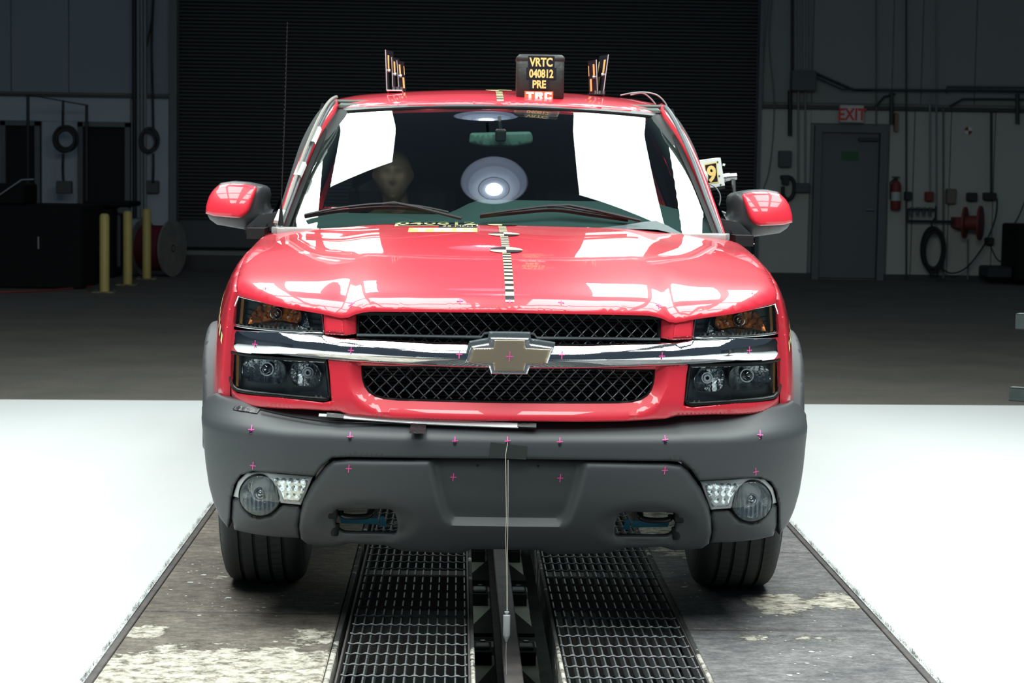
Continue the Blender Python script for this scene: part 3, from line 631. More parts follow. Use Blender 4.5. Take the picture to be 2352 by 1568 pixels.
def coil(name, label, cx, cz, rx, rz, n, m_, y=22.85, r=.012, extra=(), seed=1):
    e = empty(name, (cx, y, cz-rz), label, 'hose'); g = random.Random(seed); q = MB()
    for k in range(n):
        ox, oz, f = g.uniform(-.02, .02), g.uniform(-.02, .02), g.uniform(.82, 1.05)
        q.tube([(cx+ox+rx*f*math.cos(t*PI/12), y-.01*k*.6, cz+oz+rz*f*math.sin(t*PI/12)) for t in range(25)], r, 6)
    q.build('coil', m_, e, 60)
    for i, ex_ in enumerate(extra): q = MB(); q.tube([(p[0], y, p[1]) for p in smooth_pts(ex_)], r, 6); q.build('hose_end', m_, e, 60)
    return e
(cx, cz), (ex_, ez) = [(6.427,0.448),(6.582,0.754)]
coil('hose_coil', 'black hose coiled below the pipe manifold', cx, cz, abs(ex_-cx), ez-cz, 9, M_hose, y=22.70, extra=[[(6.418,0.733),(6.397,0.811),(6.443,0.885)], [(6.272,0.518),(6.316,0.276),(6.42,0.082)], [(6.573,0.279),(6.505,0.126),(6.519,0.059)], [(6.526,0.206),(6.701,0.123),(6.912,0.211),(7.146,0.531),(7.286,0.898),(7.301,1.171)]])
(cx, cz), (ex_, ez) = [(-4.437,1.779),(-4.556,1.938)]
coil('air_hose', 'dark air hose coil hanging beside the left pilaster', cx, cz, abs(ex_-cx), ez-cz, 6, M_hose, r=.018, y=22.8, seed=4, extra=[[(-4.377,1.947),(-4.39,2.512),(-4.403,3.104),(-4.381,3.755)], [(-4.377,1.607),(-4.376,1.38),(-4.382,1.2)]])
(cx, cz), (ex_, ez) = [(-5.502,1.775),(-5.642,1.937)]
coil('air_hose', 'dark air hose coil hanging in the frame at far left', cx, cz, abs(ex_-cx), ez-cz, 7, M_hose, r=.018, y=22.4, seed=5, extra=[[(-5.542,1.933),(-5.536,2.303)], [(-5.537,1.586),(-5.543,1.363),(-5.532,1.186)]])
wbox('wall_box', 'dark outlet box below the hose coil on the left pilaster', 'box', [(-4.479,1.234),(-4.305,1.057)], M_boxg)
wbox('wall_box', 'dark outlet box below the far left hose coil', 'box', [(-5.617,1.215),(-5.405,1.041)], M_boxg, 22.3, 22.4)
wt('hanging_cable', 'thin cable looping at the right edge of the wall', 'cable', smooth_pts([(7.793,1.269),(7.653,0.903),(7.491,0.628),(7.532,0.525),(7.693,0.631),(7.806,0.906)]), .008, M_hose)
wt('hanging_cable', 'thin cable running from the low wall box to the floor at right', 'cable', smooth_pts([(7.268,0.533),(7.399,0.304),(7.613,0.295),(7.746,0.358)]), .008, M_hose)
wt('hanging_cable', 'left of two slack cables beside the roller door', 'cable', smooth_pts([(4.128,3.91),(4.103,3.254),(4.197,2.418),(4.158,1.575),(4.059,1.211)]), .008, M_cond2)
wt('hanging_cable', 'right of two slack cables beside the roller door', 'cable', smooth_pts([(4.086,3.909),(4.033,3.133),(4.028,2.415)]), .008, M_cond2)
wt('hanging_cable', 'dark cable hanging beside the pipes at upper left', 'cable', smooth_pts([(-4.381,3.755),(-4.422,3.4),(-4.487,3.056)]), .012, M_hose)
for x, r, m_, lab in ((309, .028, M_hose, 'black pipe at the left of the pipe bundle'), (318, .02, M_cond, 'leftmost grey pipe of the bundle left of the roller door'), (326, .02, M_cond, 'middle grey pipe of the bundle left of the roller door'), (334, .022, M_cond, 'rightmost grey pipe of the bundle left of the roller door')):
    a, b = PXF(x, -20), PXF(x+1, 500); wt('wall_pipe', lab, 'pipe', [a, b], r, m_, 22.84)
# frame at the far left
pf = empty('pipe_frame', (-5.8, 22.3, 0), 'thin dark steel frame standing before the far left wall', 'frame')
q = MB(); q.tube([(p[0], y_, p[1]) for p, y_ in zip([(-5.856,-0.134),(-5.849,2.343),(-5.202,2.238),(-5.204,-0.125)], (21.6, 21.6, 22.3, 22.3))], .022, 6); q.build('tube', M_boxd, pf, 60)
# machinery mass lower left
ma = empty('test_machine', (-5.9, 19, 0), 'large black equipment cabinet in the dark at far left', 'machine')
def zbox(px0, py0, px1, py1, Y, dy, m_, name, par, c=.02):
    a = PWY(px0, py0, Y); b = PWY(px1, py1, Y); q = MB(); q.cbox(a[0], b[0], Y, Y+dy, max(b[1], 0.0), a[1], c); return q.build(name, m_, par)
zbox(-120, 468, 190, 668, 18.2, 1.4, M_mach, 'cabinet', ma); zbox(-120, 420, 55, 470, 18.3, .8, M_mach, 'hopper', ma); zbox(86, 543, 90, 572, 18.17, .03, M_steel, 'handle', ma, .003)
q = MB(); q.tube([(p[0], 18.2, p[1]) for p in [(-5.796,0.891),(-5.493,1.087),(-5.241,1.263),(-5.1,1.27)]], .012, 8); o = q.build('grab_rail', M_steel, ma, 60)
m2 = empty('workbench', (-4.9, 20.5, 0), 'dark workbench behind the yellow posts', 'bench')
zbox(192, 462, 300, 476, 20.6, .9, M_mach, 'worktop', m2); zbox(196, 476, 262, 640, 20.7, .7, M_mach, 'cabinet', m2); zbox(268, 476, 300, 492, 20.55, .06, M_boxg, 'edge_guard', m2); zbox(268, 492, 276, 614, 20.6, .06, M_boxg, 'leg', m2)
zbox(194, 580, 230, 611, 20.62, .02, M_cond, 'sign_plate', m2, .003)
# cable spool
sp = empty('cable_spool', (-4.0, 21.2, 0), 'large cable spool with dull red cable beside the roller door', 'spool')
(xs, zs), (xs2, zs2) = [(-3.914,0.371),(-3.915,0.7)]; R_ = .37
ax = Vector((.93, -.36, 0)).normalized(); c0 = Vector((xs, 21.2, R_))
q = MB(); q.lathe([(.0, 0), (R_, 0), (R_, .03), (0, .03)], c0, ax, 36); q.lathe([(.035, .031), (.035, .034), (0, .034)], c0, ax, 12); q.build('flange', mat('spool_wood', (.23, .23, .20), .8, noise=(8, .3, (.15, .15, .14))), sp, 30)
q = MB(); q.lathe([(.0, 0), (R_, 0), (R_, .03), (0, .03)], c0-ax*.42, ax, 36); q.build('flange', bpy.data.materials['spool_wood'], sp, 30)
q = MB()
q.lathe([(R_-.08+.008*math.cos(k*PI), -.39+k*.013) for k in range(30)], c0, ax, 30); q.build('wound_cable', mat('red_cable', (.14, .012, .025), .6), sp, 30)
q = MB(); q.lathe([(.05, .031), (.05, .033), (0, .033)], c0, ax, 12); q.build('axle_hole', M_dark, sp)
# bollards
for i, (px, py, top, lab) in enumerate(((240, 672, 490, 'nearest of the three yellow bollards at left'), (293, 655, 484, 'middle of the three yellow bollards at left'), (337, 641, 479, 'farthest of the three yellow bollards, in front of the spool'))):
    bx, by = PXG(px, py)
    e = empty('bollard', (bx, by, 0), lab, 'bollard', 'yellow bollards at left'); h = PWY(px, top, by)[1]
    q = MB(); q.lathe([(.055, 0), (.055, h-.03), (.045, h-.01), (.02, h), (0, h)], (bx, by, 0), n=20); q.build('post', M_yelb, e, 40)
    q = MB(); q.cbox(bx-.13, bx+.13, by-.11, by+.11, 0, .015, .004); q.build('base_plate', mat('base_plate_yellow', (.34, .28, .12), .7, noise=(20, .15, (.08, .08, .07))) if i == 0 else bpy.data.materials['base_plate_yellow'], e)
    for sx in (-1, 1):
        for sy in (-1, 1): q = MB(); q.lathe([(0, .022), (.012, .022), (.012, 0)], (bx+sx*.10, by+sy*.08, .013), n=6); q.build('anchor_bolt', M_boxg, e)
wt('floor_cable', 'dull red cable lying along the floor at lower left', 'cable', [(-7.5, .012, 17.2), (-5.6, .012, 17.0), (-4.9, .012, 17.6), (-4.5, .012, 18.6)], .012, M_redd)
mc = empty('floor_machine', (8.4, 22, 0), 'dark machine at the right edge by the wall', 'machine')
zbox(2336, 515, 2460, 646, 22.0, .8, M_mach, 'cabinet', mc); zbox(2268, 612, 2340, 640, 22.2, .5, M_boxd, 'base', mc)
# grey painted patch, square tubes at the right
rg = empty('tube_rig', (2.2, -.2, 0), 'steel tube rig whose two open tube ends enter at the right edge', 'rig')
for k, (px, py, w_, h_, Y) in enumerate(((2333, 720, .052, .050, 0.0), (2318, 889, .044, .044, 0.0))):
    x0, z1 = PWY(px, py, Y); t = .003; q = MB()
    ang = .55
    def rot(x, y, z): return (x0+x*math.cos(ang)+y*math.sin(ang), Y-x*math.sin(ang)+y*math.cos(ang), z)
    for (a0, a1, b0, b1) in ((0, .8, 0, t), (0, .8, w_-t, w_)):
        q.add([rot(x, y, z) for x in (a0, a1) for y in (b0, b1) for z in (z1-h_, z1)], [(0, 1, 3, 2), (4, 6, 7, 5), (0, 4, 5, 1), (2, 3, 7, 6), (0, 2, 6, 4), (1, 5, 7, 3)])
    for (c0_, c1_) in ((z1-t, z1), (z1-h_, z1-h_+t)):
        q.add([rot(x, y, z) for x in (0, .8) for y in (0, w_) for z in (c0_, c1_)], [(0, 1, 3, 2), (4, 6, 7, 5), (0, 4, 5, 1), (2, 3, 7, 6), (0, 2, 6, 4), (1, 5, 7, 3)])
    q.build('square_tube', mat('green_grey_steel', (.025, .045, .043), .6, noise=(40, .2, (.05, .06, .06))) if k == 0 else bpy.data.materials['green_grey_steel'], rg)
q = MB(); q.cbox(2.05, 2.13, -.62, -.54, 0, 1.4, .004); q.build('upright', M_beam, rg); q = MB(); q.cbox(1.95, 2.45, -.8, -.3, 0, .02, .004); q.build('foot_plate', M_beam, rg)
wsd = MB(); wsd.box(-14.2, -14, -12, 23.3, 0, 6.5); tag(wsd.build('wall_left', M_wul), kind='structure')
wsd = MB(); wsd.box(14, 14.2, -12, 23.3, 0, 6.5); tag(wsd.build('wall_right', M_wur), kind='structure')
# ------------------------------------------------------------------ the truck
T = empty('pickup_truck', (0, 2.6, 0), 'red four-door pickup truck with grey bumper standing over the pit', 'truck')
def MX(poly): return [(-x, z) for x, z in poly]
def both(fn):
    for s in (1, -1): fn(s)
# bonnet
hx = []
for k in range(41):
    x = .9*k/40; hx.append((x, yl(x)))
side = [(spl(y, HX), y) for y in (.42, .55, .7, .9, 1.1, 1.3, 1.44)]
rear = [(.84, 1.50), (.70, 1.515), (.45, 1.55), (.2, 1.56), (0, 1.565)]
hood = panel('bonnet', sym(hx+side+rear), sH, M_red, T, res=.022, bev=.004, thick=.006, smooth=35)
# front wings
def sS(u, v, d): return (S(u, v)-d, u, v)
arch = [(1.0+.47*math.cos(a), .42+.47*math.sin(a)) for a in [PI*k/24 for k in range(25)]]
top = [(y, H(spl(y, HX), y)-.016) for y in (.41, .5, .6, .75, .9, 1.1, 1.3, 1.5, 1.68)]
wing = [(.405, .73)]+top+[(1.69, .5), (1.47, .42)]+arch+[(.53, .55), (.50, .71)]
both(lambda s: panel('front_wing', wing, sS, M_red, T, res=.03, bev=.006, thick=.02, sgn=s, smooth=35))
# wheel-arch cladding
def flare(s, cy, y_in=.53, name='wheel_arch_cladding'):
    ro, ri = .545, .44
    o_ = [(cy+ro*math.cos(a), .40+ro*math.sin(a)) for a in [math.radians(-8+171*k/36) for k in range(37)]]
    i_ = [(cy+ri*math.cos(a), .40+ri*math.sin(a)) for a in [math.radians(163-171*k/30) for k in range(31)]]
    def sf(u, v, d): return (1.062-.10*abs(u-cy)**2-.05*max(0, cy-.3-u)-d, u, v)
    return panel(name, o_+i_, sf, M_flare, T, res=.03, bev=.018, thick=.07, sgn=s)
both(lambda s: flare(s, 1.0)); both(lambda s: flare(s, 4.30))
# bumper cover
bt = [(0.002,0.7001),(0.233,0.6981),(0.3732,0.7002),(0.5145,0.7064),(0.5511,0.7171),(0.6723,0.7187),(0.7955,0.7187),(0.8655,0.7278),(0.9319,0.7379),(0.9764,0.7424),(1.0128,0.7217),(1.0283,0.6924)]
bl = [(1.0208,0.6641),(1.0085,0.6122),(0.9979,0.5283),(0.9837,0.4513),(0.9658,0.3957),(0.9427,0.3471),(0.9139,0.3147)]
bi = [(0.9044,0.3559),(0.8986,0.4186),(0.8864,0.4726),(0.8629,0.5094),(0.8206,0.5272),(0.7334,0.5282),(0.6176,0.5227),(0.5925,0.5576),(0.5619,0.5839),(0.5088,0.5883),(0.2308,0.591),(0.0019,0.5934)]
bt = [(x, z+.010*(1-sstep(x, .86, .93))) for x, z in bt]; bt[0] = (0, bt[0][1]); bi[-1] = (0, bi[-1][1])
def bdepth(u, v):
    # small step of the top shelf beside the grille
    return .012*(1-sstep(abs(u), .545, .565))*sstep(v, .655, .70)
panel('bumper_cover', sym(bt+bl+bi), sB, M_grey, T, res=.016, bev=.010, thick=.10, depth=bdepth, smooth=45)
def bside(s):
    # bumper return towards the wheel arch
    o_ = [(.44, .70), (.56, .70), (.575, .55), (.60, .42), (.55, .33), (.40, .315), (.42, .5)]
    def sf(u, v, d): return (spl(v, [(.30, .90), (.36, .935), (.42, .975), (.55, 1.015), (.70, 1.028)])+.10*(u-.44)-d-.01, u, v)
    panel('bumper_end', o_, sf, M_grey, T, res=.02, bev=.01, thick=.03, sgn=s)
both(bside)
# centre valance with the number-plate recess and two tow openings
vt = [(0.0019,0.5906),(0.2308,0.5868),(0.5087,0.5813),(0.559,0.5742),(0.5855,0.5522),(0.6261,0.4967),(0.6545,0.4406),(0.6665,0.3955),(0.6722,0.3428),(0.667,0.3005),(0.6468,0.2808),(0.5543,0.2743),(0.5108,0.2903),(0.4683,0.2886),(0.3905,0.2862),(0.3343,0.2647),(0.1429,0.2591),(0.1122,0.2779),(0.0092,0.28)]
vt[0] = (0, vt[0][1]); vt[-1] = (0, vt[-1][1])
rec = [(0.256,0.6086),(0.2553,0.5555),(0.2291,0.446),(0.2119,0.3946),(0.1823,0.368),(0.0065,0.365)]
recp = sym([(0, .66)]+[(x, z) for x, z in rec[:-1]]+[(0, rec[-1][1])])
def pdist(u, v, poly):
    d = 9; ins = False; n = len(poly)
    for i in range(n):
        x1, y1 = poly[i]; x2, y2 = poly[(i+1) % n]
        if (y1 > v) != (y2 > v) and u < (x2-x1)*(v-y1)/(y2-y1)+x1: ins = not ins
        ex, ey = x2-x1, y2-y1; L = ex*ex+ey*ey; t = 0 if L == 0 else max(0, min(1, ((u-x1)*ex+(v-y1)*ey)/L)); d = min(d, math.hypot(u-x1-t*ex, v-y1-t*ey))
    return d if ins else -d
tow = rnd([(0.5533,0.4147),(0.3641,0.4177),(0.3501,0.3761),(0.3517,0.3306),(0.5309,0.3277),(0.5514,0.3509)], .018)
towg = [(sum(p[0] for p in tow)/len(tow), sum(p[1] for p in tow)/len(tow))][0]
def vdepth(u, v):
    q = pdist(abs(u), v, recp) if abs(u) < .35 else -1
    d = .032*sstep(q, 0, .034) if q > 0 else 0
    d -= .016*(1-sstep(abs(abs(u)-.50), .10, .17))*0
    k = math.hypot((abs(u)-towg[0])/.145, (v-towg[1])/.065); d += .014*(1-sstep(k, .8, 1.25))
    return d
panel('lower_valance', sym(vt), sB, M_grey, T, holes=[tow, MX(tow)], res=.013, bev=.022, hbev=.010, thick=.05, depth=vdepth, off=.002, smooth=45)
# lower corners, fog lamps
lc = [(0.897,0.4188),(0.8825,0.4303),(0.8656,0.4269),(0.8572,0.401),(0.8306,0.3772),(0.798,0.3718),(0.761,0.3843),(0.7329,0.4134),(0.7199,0.4201),(0.6689,0.4193),(0.6636,0.3956),(0.6731,0.357),(0.6697,0.3037),(0.7387,0.3032),(0.8273,0.3054),(0.8934,0.3108),(0.9028,0.3562)]
bez = [(0.8935,0.4315),(0.8738,0.4876),(0.8416,0.5178),(0.7911,0.5271),(0.6233,0.5197),(0.6632,0.4225),(0.7227,0.4259),(0.7949,0.4324),(0.8519,0.4259)]
mk = [(0.765,0.5119),(0.6317,0.5151),(0.6659,0.4313),(0.7197,0.4349),(0.7321,0.4694),(0.7449,0.4946)]
fc = [(0.7961,0.45),(0.8637,0.4421)]; fr_ = abs(fc[0][0]-fc[1][0])
bucket = [(0.912,0.3382),(0.9042,0.4475),(0.8628,0.5267),(0.6134,0.5285),(0.6491,0.4186),(0.6643,0.3651),(0.8894,0.3015)]
def lamps(s):
    panel('lower_corner', lc, sB, M_grey, T, res=.014, bev=.014, thick=.03, off=.012, sgn=s)
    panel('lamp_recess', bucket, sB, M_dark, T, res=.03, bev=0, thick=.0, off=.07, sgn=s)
    c = (fc[0][0], fc[0][1]); yb = F_b(c[0], c[1])
    circ = [(c[0]+fr_*1.03*math.cos(a), c[1]+fr_*1.03*math.sin(a)) for a in [2*PI*k/40 for k in range(40)]]
    fog = empty('fog_lamp', (s*c[0], yb, c[1]), None, None, parent=T); fog.parent = T; fog.matrix_parent_inverse = world_of(T).inverted()
    # bezel: polygon minus circle, built as outline that runs round the lamp
    hole = [(c[0]+fr_*1.02*math.cos(a), c[1]+fr_*1.02*math.sin(a)) for a in [2*PI*k/48 for k in range(48)]]
    P_ = [p for p in resample(bez, .006) if math.hypot(p[0]-c[0], p[1]-c[1]) > fr_*1.04]
    hp = [p for p in resample(bez, .006)]
    bz = []
    keep = []
    for p in resample(bez, .004):
        dx, dz = p[0]-c[0], p[1]-c[1]; r = math.hypot(dx, dz)
        if r < fr_*1.03: p = (c[0]+dx/r*fr_*1.03, c[1]+dz/r*fr_*1.03)
        keep.append(p)
    panel('fog_lamp_bezel', bez, sB, M_silver, fog, res=.010, bev=.008, thick=.02, off=.018, sgn=s)
    X = s*c[0]
    q = MB(); q.lathe([(0, .012), (fr_*.5, .010), (fr_*.85, .000), (fr_*.97, -.012), (fr_*1.0, -.018)], (X, yb+.022, c[1]), (0, 1, 0), 40); q.build('reflector', M_reflector, fog, 30)
    q = MB(); q.lathe([(fr_*.96, -.024), (fr_*1.0, -.030), (fr_*1.03, -.024), (fr_*1.03, .02)], (X, yb+.026, c[1]), (0, 1, 0), 40); q.build('rim', M_black, fog, 60)
    q = MB(); q.lathe([(0, -.014), (.010, -.013), (.014, -.006), (.014, .01)], (X-s*.0, yb+.012, c[1]+.004), (0, 1, 0), 20); q.lathe([(.016, -.003), (.022, -.003), (.022, .01)], (X, yb+.014, c[1]+.004), (0, 1, 0), 24); q.build('bulb_shield', M_chrome, fog, 60)
    # fluted lens
    q = MB(); vs = []; fs = []; N = 36
    for j in range(N+1):
        for i in range(N+1):
            u = -1+2*i/N; v = -1+2*j/N; r = math.hypot(u, v)
            if r > .985: u, v = u/r*.985, v/r*.985; r = .985
            vs.append((X+u*fr_*.97, yb-.004-.016*math.sqrt(max(0, 1-r*r*.9))+.0035*abs(math.sin(u*15)), c[1]+v*fr_*.97))
    for j in range(N):
        for i in range(N): fs.append((j*(N+1)+i, j*(N+1)+i+1, (j+1)*(N+1)+i+1, (j+1)*(N+1)+i))
    q.add(vs, fs); q.build('lens', M_lens, fog, 80)
    m_ = panel('side_marker', mk, sB, M_reflector, fog, res=.008, bev=.004, thick=.004, off=.012, sgn=s, depth=lambda u, v: .004*abs(math.sin(u*140))+.003*abs(math.sin(v*120)))
    panel('marker_lens', mk, sB, M_lens, fog, res=.02, bev=.003, thick=.004, off=.006, sgn=s)
both(lamps)
# red fascia round the lower grille
fo_ = [(0.0018,0.8901),(0.3747,0.8862),(0.5836,0.8916),(0.5772,0.8586),(0.5683,0.7607),(0.5952,0.7553),(0.7423,0.7658),(0.893,0.7588),(0.9192,0.7699),(0.919,0.7437),(0.8928,0.724),(0.7949,0.7251),(0.6693,0.7293),(0.5438,0.728),(0.5084,0.7182),(0.3721,0.712),(0.2327,0.7106),(0.0005,0.7123)]
fo_[0] = (0, fo_[0][1]); fo_[-1] = (0, fo_[-1][1])
gh = [(0.0019,0.8956),(0.4745,0.8913),(0.4737,0.8486),(0.4705,0.828),(0.4631,0.8076),(0.4501,0.7902),(0.4288,0.7772),(0.3979,0.77),(0.3545,0.7672),(0.0004,0.7668)]; gh[0] = (0, gh[0][1]+.004); gh[-1] = (0, gh[-1][1])
ghs = sym(gh)
ghs2 = sym([(0, gh[0][1]-.016), (gh[1][0], gh[1][1]-.016)]+gh[2:])
fo_ = [(0, fo_[0][1]+.01)]+fo_[1:]
panel('grille_surround', sym(fo_), sU, M_red, T, holes=[ghs2], res=.014, bev=.006, hprof=lambda d: .026*max(0, 1-d/.040), thick=.04, smooth=25)
fcn = [(0.6008,1.041),(0.5266,1.0281),(0.4928,1.0388),(0.4916,0.9751),(0.5226,0.9699),(0.5951,0.9716)]
def fdep(u, v):
    x = abs(u); e = PXE
    return .6*max(0, PXE-x)
PXE = [(0.5261,1.0059)][0][0]
both(lambda s: panel('fascia_corner', fcn, sU, M_red, T, res=.010, bev=.006, thick=.05, sgn=s, depth=fdep, smooth=25))
both(lambda s: panel('facet', [(0.592,1.0301),(0.5349,1.0195),(0.5313,0.9794),(0.5911,0.9815)], sU, M_red, T, res=.008, bev=.003, thick=.01, sgn=s, off=-.004, depth=lambda u, v: .14*max(0, .60-abs(u))*0+.10*(v-1.0), smooth=25))
# grille opening: dark tunnel, mesh, frame
def inpoly1(x, z, poly):
    ins = False; n = len(poly)
    for i in range(n):
        x1, y1 = poly[i]; x2, y2 = poly[(i+1) % n]
        if (y1 > z) != (y2 > z) and x < (x2-x1)*(z-y1)/(y2-y1)+x1: ins = not ins
    return ins
ug = [(0.0039,1.0716),(0.4649,1.059),(0.4928,1.0388),(0.4925,0.9474),(0.0024,0.9422)]; ug[0] = (0, ug[0][1]); ug[-1] = (0, ug[-1][1])
ugs = sym(ug)
def mesh_grille(name, poly, off):
    g = MB(); p = .0405
    zs = [q[1] for q in poly]; z0, z1 = min(zs), max(zs); zc = (z0+z1)/2
    for dirn in (1, -1):
        c = -1.0
        while c < 1.0:
            pts = []; runs = []; n = int((z1-z0)/.008)+1
            for i in range(n+1):
                z = z0+(z1-z0)*i/n; x = c+dirn*(z-zc)*.98
                if inpoly1(x, z, poly): pts.append((x, F_up(x, z)+off+dirn*.0022*math.cos((x/p)*2*PI), z))
                elif pts: runs.append(pts); pts = []
            if pts: runs.append(pts)
            for r_ in runs:
                if len(r_) > 1: g.tube(r_, .0021, 5)
            c += p
    o = g.build(name, mat(name+'_wire', (.14, .155, .165), .3, metal=.8), T, 60); return o
tag(mesh_grille('upper_grille_mesh', ugs, .045), kind='stuff'); tag(mesh_grille('lower_grille_mesh', ghs2, .045), kind='stuff')
def ringsweep(name, poly, off, r, m_, par=T):
    P_ = resample(poly, .015); q = MB(); q.sweep([(x, F_up(x, z)+off, z) for x, z in P_], [(r*math.cos(a), r*math.sin(a)) for a in [2*PI*k/6 for k in range(6)]], closed=True); return q.build(name, m_, par, 60)
ringsweep('upper_grille_frame', sym([(0, ug[0][1]-.004)]+[(ug[1][0]-.004, ug[1][1]-.004), (ug[2][0]-.004, ug[2][1]), (ug[3][0]-.004, ug[3][1])]+[ug[4]]), .04, .007, M_black)
ringsweep('lower_grille_frame', ghs2, .040, .006, M_black)
rl_ = [(0.003,0.9904),(0.0794,0.9865),(0.089,0.9739),(0.4901,0.971)]; rl_[0] = (0, rl_[0][1])
q = MB(); pts = [(x, F_up(x, z)+.03, z) for x, z in resample(rl_, .03)[:int(1e9)]]; P_ = [(x, z) for x, z in rl_]; full = [(-x, z) for x, z in reversed(P_)]+P_[1:]
q.tube([(x, F_up(x, z)+.030, z) for x, z in full], .006, 6); q.build('grille_rail', M_lamp_dark, T, 60)
q = MB(); q.box(-.56, .56, .27, .29, .55, 1.03); q.box(-.56, -.53, .15, .28, .55, 1.01); q.box(.53, .56, .15, .28, .55, 1.01); q.box(-.55, .55, .14, .28, 1.035, 1.045); q.box(-.55, .55, .09, .28, .55, .56); q.build('radiator_shroud', M_dark, T)
q = MB()
for k in range(40): z = .60+k*.011; q.box(-.48, .48, .255, .27, z, z+.004)
o = q.build('radiator_fins', mat('radiator', (.022, .024, .025), .5), T); tag(o, kind='stuff')
for x in (-.32, .30): q = MB(); q.cbox(x-.012, x+.012, .20, .225, .56, 1.03, .004); q.build('radiator_brace', M_black, T)
# chrome bar and emblem
cb = [(0.0026,0.9574),(0.2362,0.9559),(0.3759,0.9592),(0.5452,0.9623),(0.5951,0.9702),(0.7471,0.9735),(0.9216,0.9623),(0.9287,0.9259),(0.9341,0.891),(0.7454,0.8995),(0.5935,0.8912),(0.3746,0.8835),(0.2351,0.8803),(0.0017,0.8777)]
cb[0] = (0, cb[0][1]); cb[-1] = (0, cb[-1][1])
panel('chrome_bar', sym(cb), sU, M_chrome, T, res=.0075, bev=.030, bprof=lambda d: .022*(1-min(1, d/.034))**1.8, thick=.035, off=-.022, smooth=60)

frp = [(-.062,.980),(.062,.980),(.0655,.9615),(.139,.951),(.1215,.898),(.0665,.888),(.058,.863),(-.058,.863),(-.0665,.888),(-.139,.898),(-.1215,.951),(-.0655,.9615)]
gdp = [(-.0483,.9725),(.0483,.9725),(.0512,.9475),(.1265,.9478),(.121+.004,.9400),(.1170,.8990),(.0493,.8958),(.0469,.8755),(-.0469,.8755),(-.0493,.8958),(-.1310,.8990),(-.1150,.9478),(-.0512,.9475)]
gdp = [(-.0483,.9725),(.0483,.9725),(.0512,.9475),(.1300,.9445),(.1160,.9000),(.0520,.8965),(.0469,.8745),(-.0469,.8745),(-.0520,.8965),(-.1300,.9000),(-.1160,.9445),(-.0512,.9475)]
def sE(u, v, d): return (u, .006+.12*u*u+d, v)
bdg = empty('emblem', (0, 0, .92), None, None); bdg.parent = T; bdg.matrix_parent_inverse = world_of(T).inverted()
panel('emblem_frame', frp, sE, M_silverc, bdg, res=.008, bev=.006, thick=.05, smooth=35)
panel('emblem_face', gdp, sE, M_gold, bdg, res=.008, bev=.003, thick=.004, off=-.0035, smooth=35)
panel('emblem_base', [(x*1.05, (z-.921)*1.10+.931) for x, z in frp], sE, M_lamp_dark, bdg, res=.012, bev=.004, thick=.03, off=.022)
# ------------------------------------------------------------------ headlamps
def sub(name, par, loc=(0, 0, 0)):
    o = empty(name, loc, None, None); o.parent = par; o.matrix_parent_inverse = world_of(par).inverted(); return o
uo = [(0.8967,1.076),(0.6066,1.0422),(0.5981,0.9771),(0.9142,0.9768),(0.9245,0.9877),(0.9106,1.0452)]
lo_ = [(0.9316,0.886),(0.5892,0.8886),(0.5741,0.7758),(0.5811,0.7644),(0.5953,0.7623),(0.7424,0.7686),(0.8931,0.766),(0.9134,0.7729),(0.9262,0.7967)]
am = [(0.8549,0.991),(0.8444,1.0262),(0.8226,1.0523),(0.7948,1.0644),(0.7386,1.058),(0.6742,1.0482),(0.672,1.0162),(0.6862,1.0031),(0.7434,1.0059),(0.8056,1.0001)]
cr = [(0.6698,1.0484),(0.6551,1.0335),(0.6441,0.9865),(0.6745,0.9952),(0.6691,1.0163)]
bd = [(0.8117,0.9953),(0.7433,1.0045),(0.6803,0.9991),(0.6483,0.9836),(0.7473,0.9832),(0.8083,0.9857)]
ams = [(0.8878,1.0728),(0.8756,1.0728),(0.8817,0.9834),(0.894,0.9831)]
bu = [(0.7589,1.0302)][0]
l1 = rnd([(0.8747,0.8576),(0.8454,0.8788),(0.745,0.8841),(0.7223,0.8591),(0.7216,0.8271),(0.7358,0.8039),(0.8515,0.803),(0.8754,0.822)], .012)
l2 = rnd([(0.7061,0.8531),(0.6921,0.8788),(0.626,0.8761),(0.6054,0.8464),(0.6062,0.8159),(0.6159,0.8017),(0.6904,0.8011),(0.7054,0.8225)], .012)
b1 = [(0.7879,0.8485)][0]; b2 = [(0.6483,0.846)][0]
lst = [(0.9037,0.884),(0.8911,0.8848),(0.8915,0.7778),(0.9023,0.777)]
def bowl(cx, cz, k): return lambda u, v: .055-k*((abs(u)-cx)**2+(v-cz)**2)
M_reflb = mat('lamp_reflector_dark', (.42, .45, .47), .10, metal=1, bump=(38, .8, .01))
def shade_bowl(m): return m
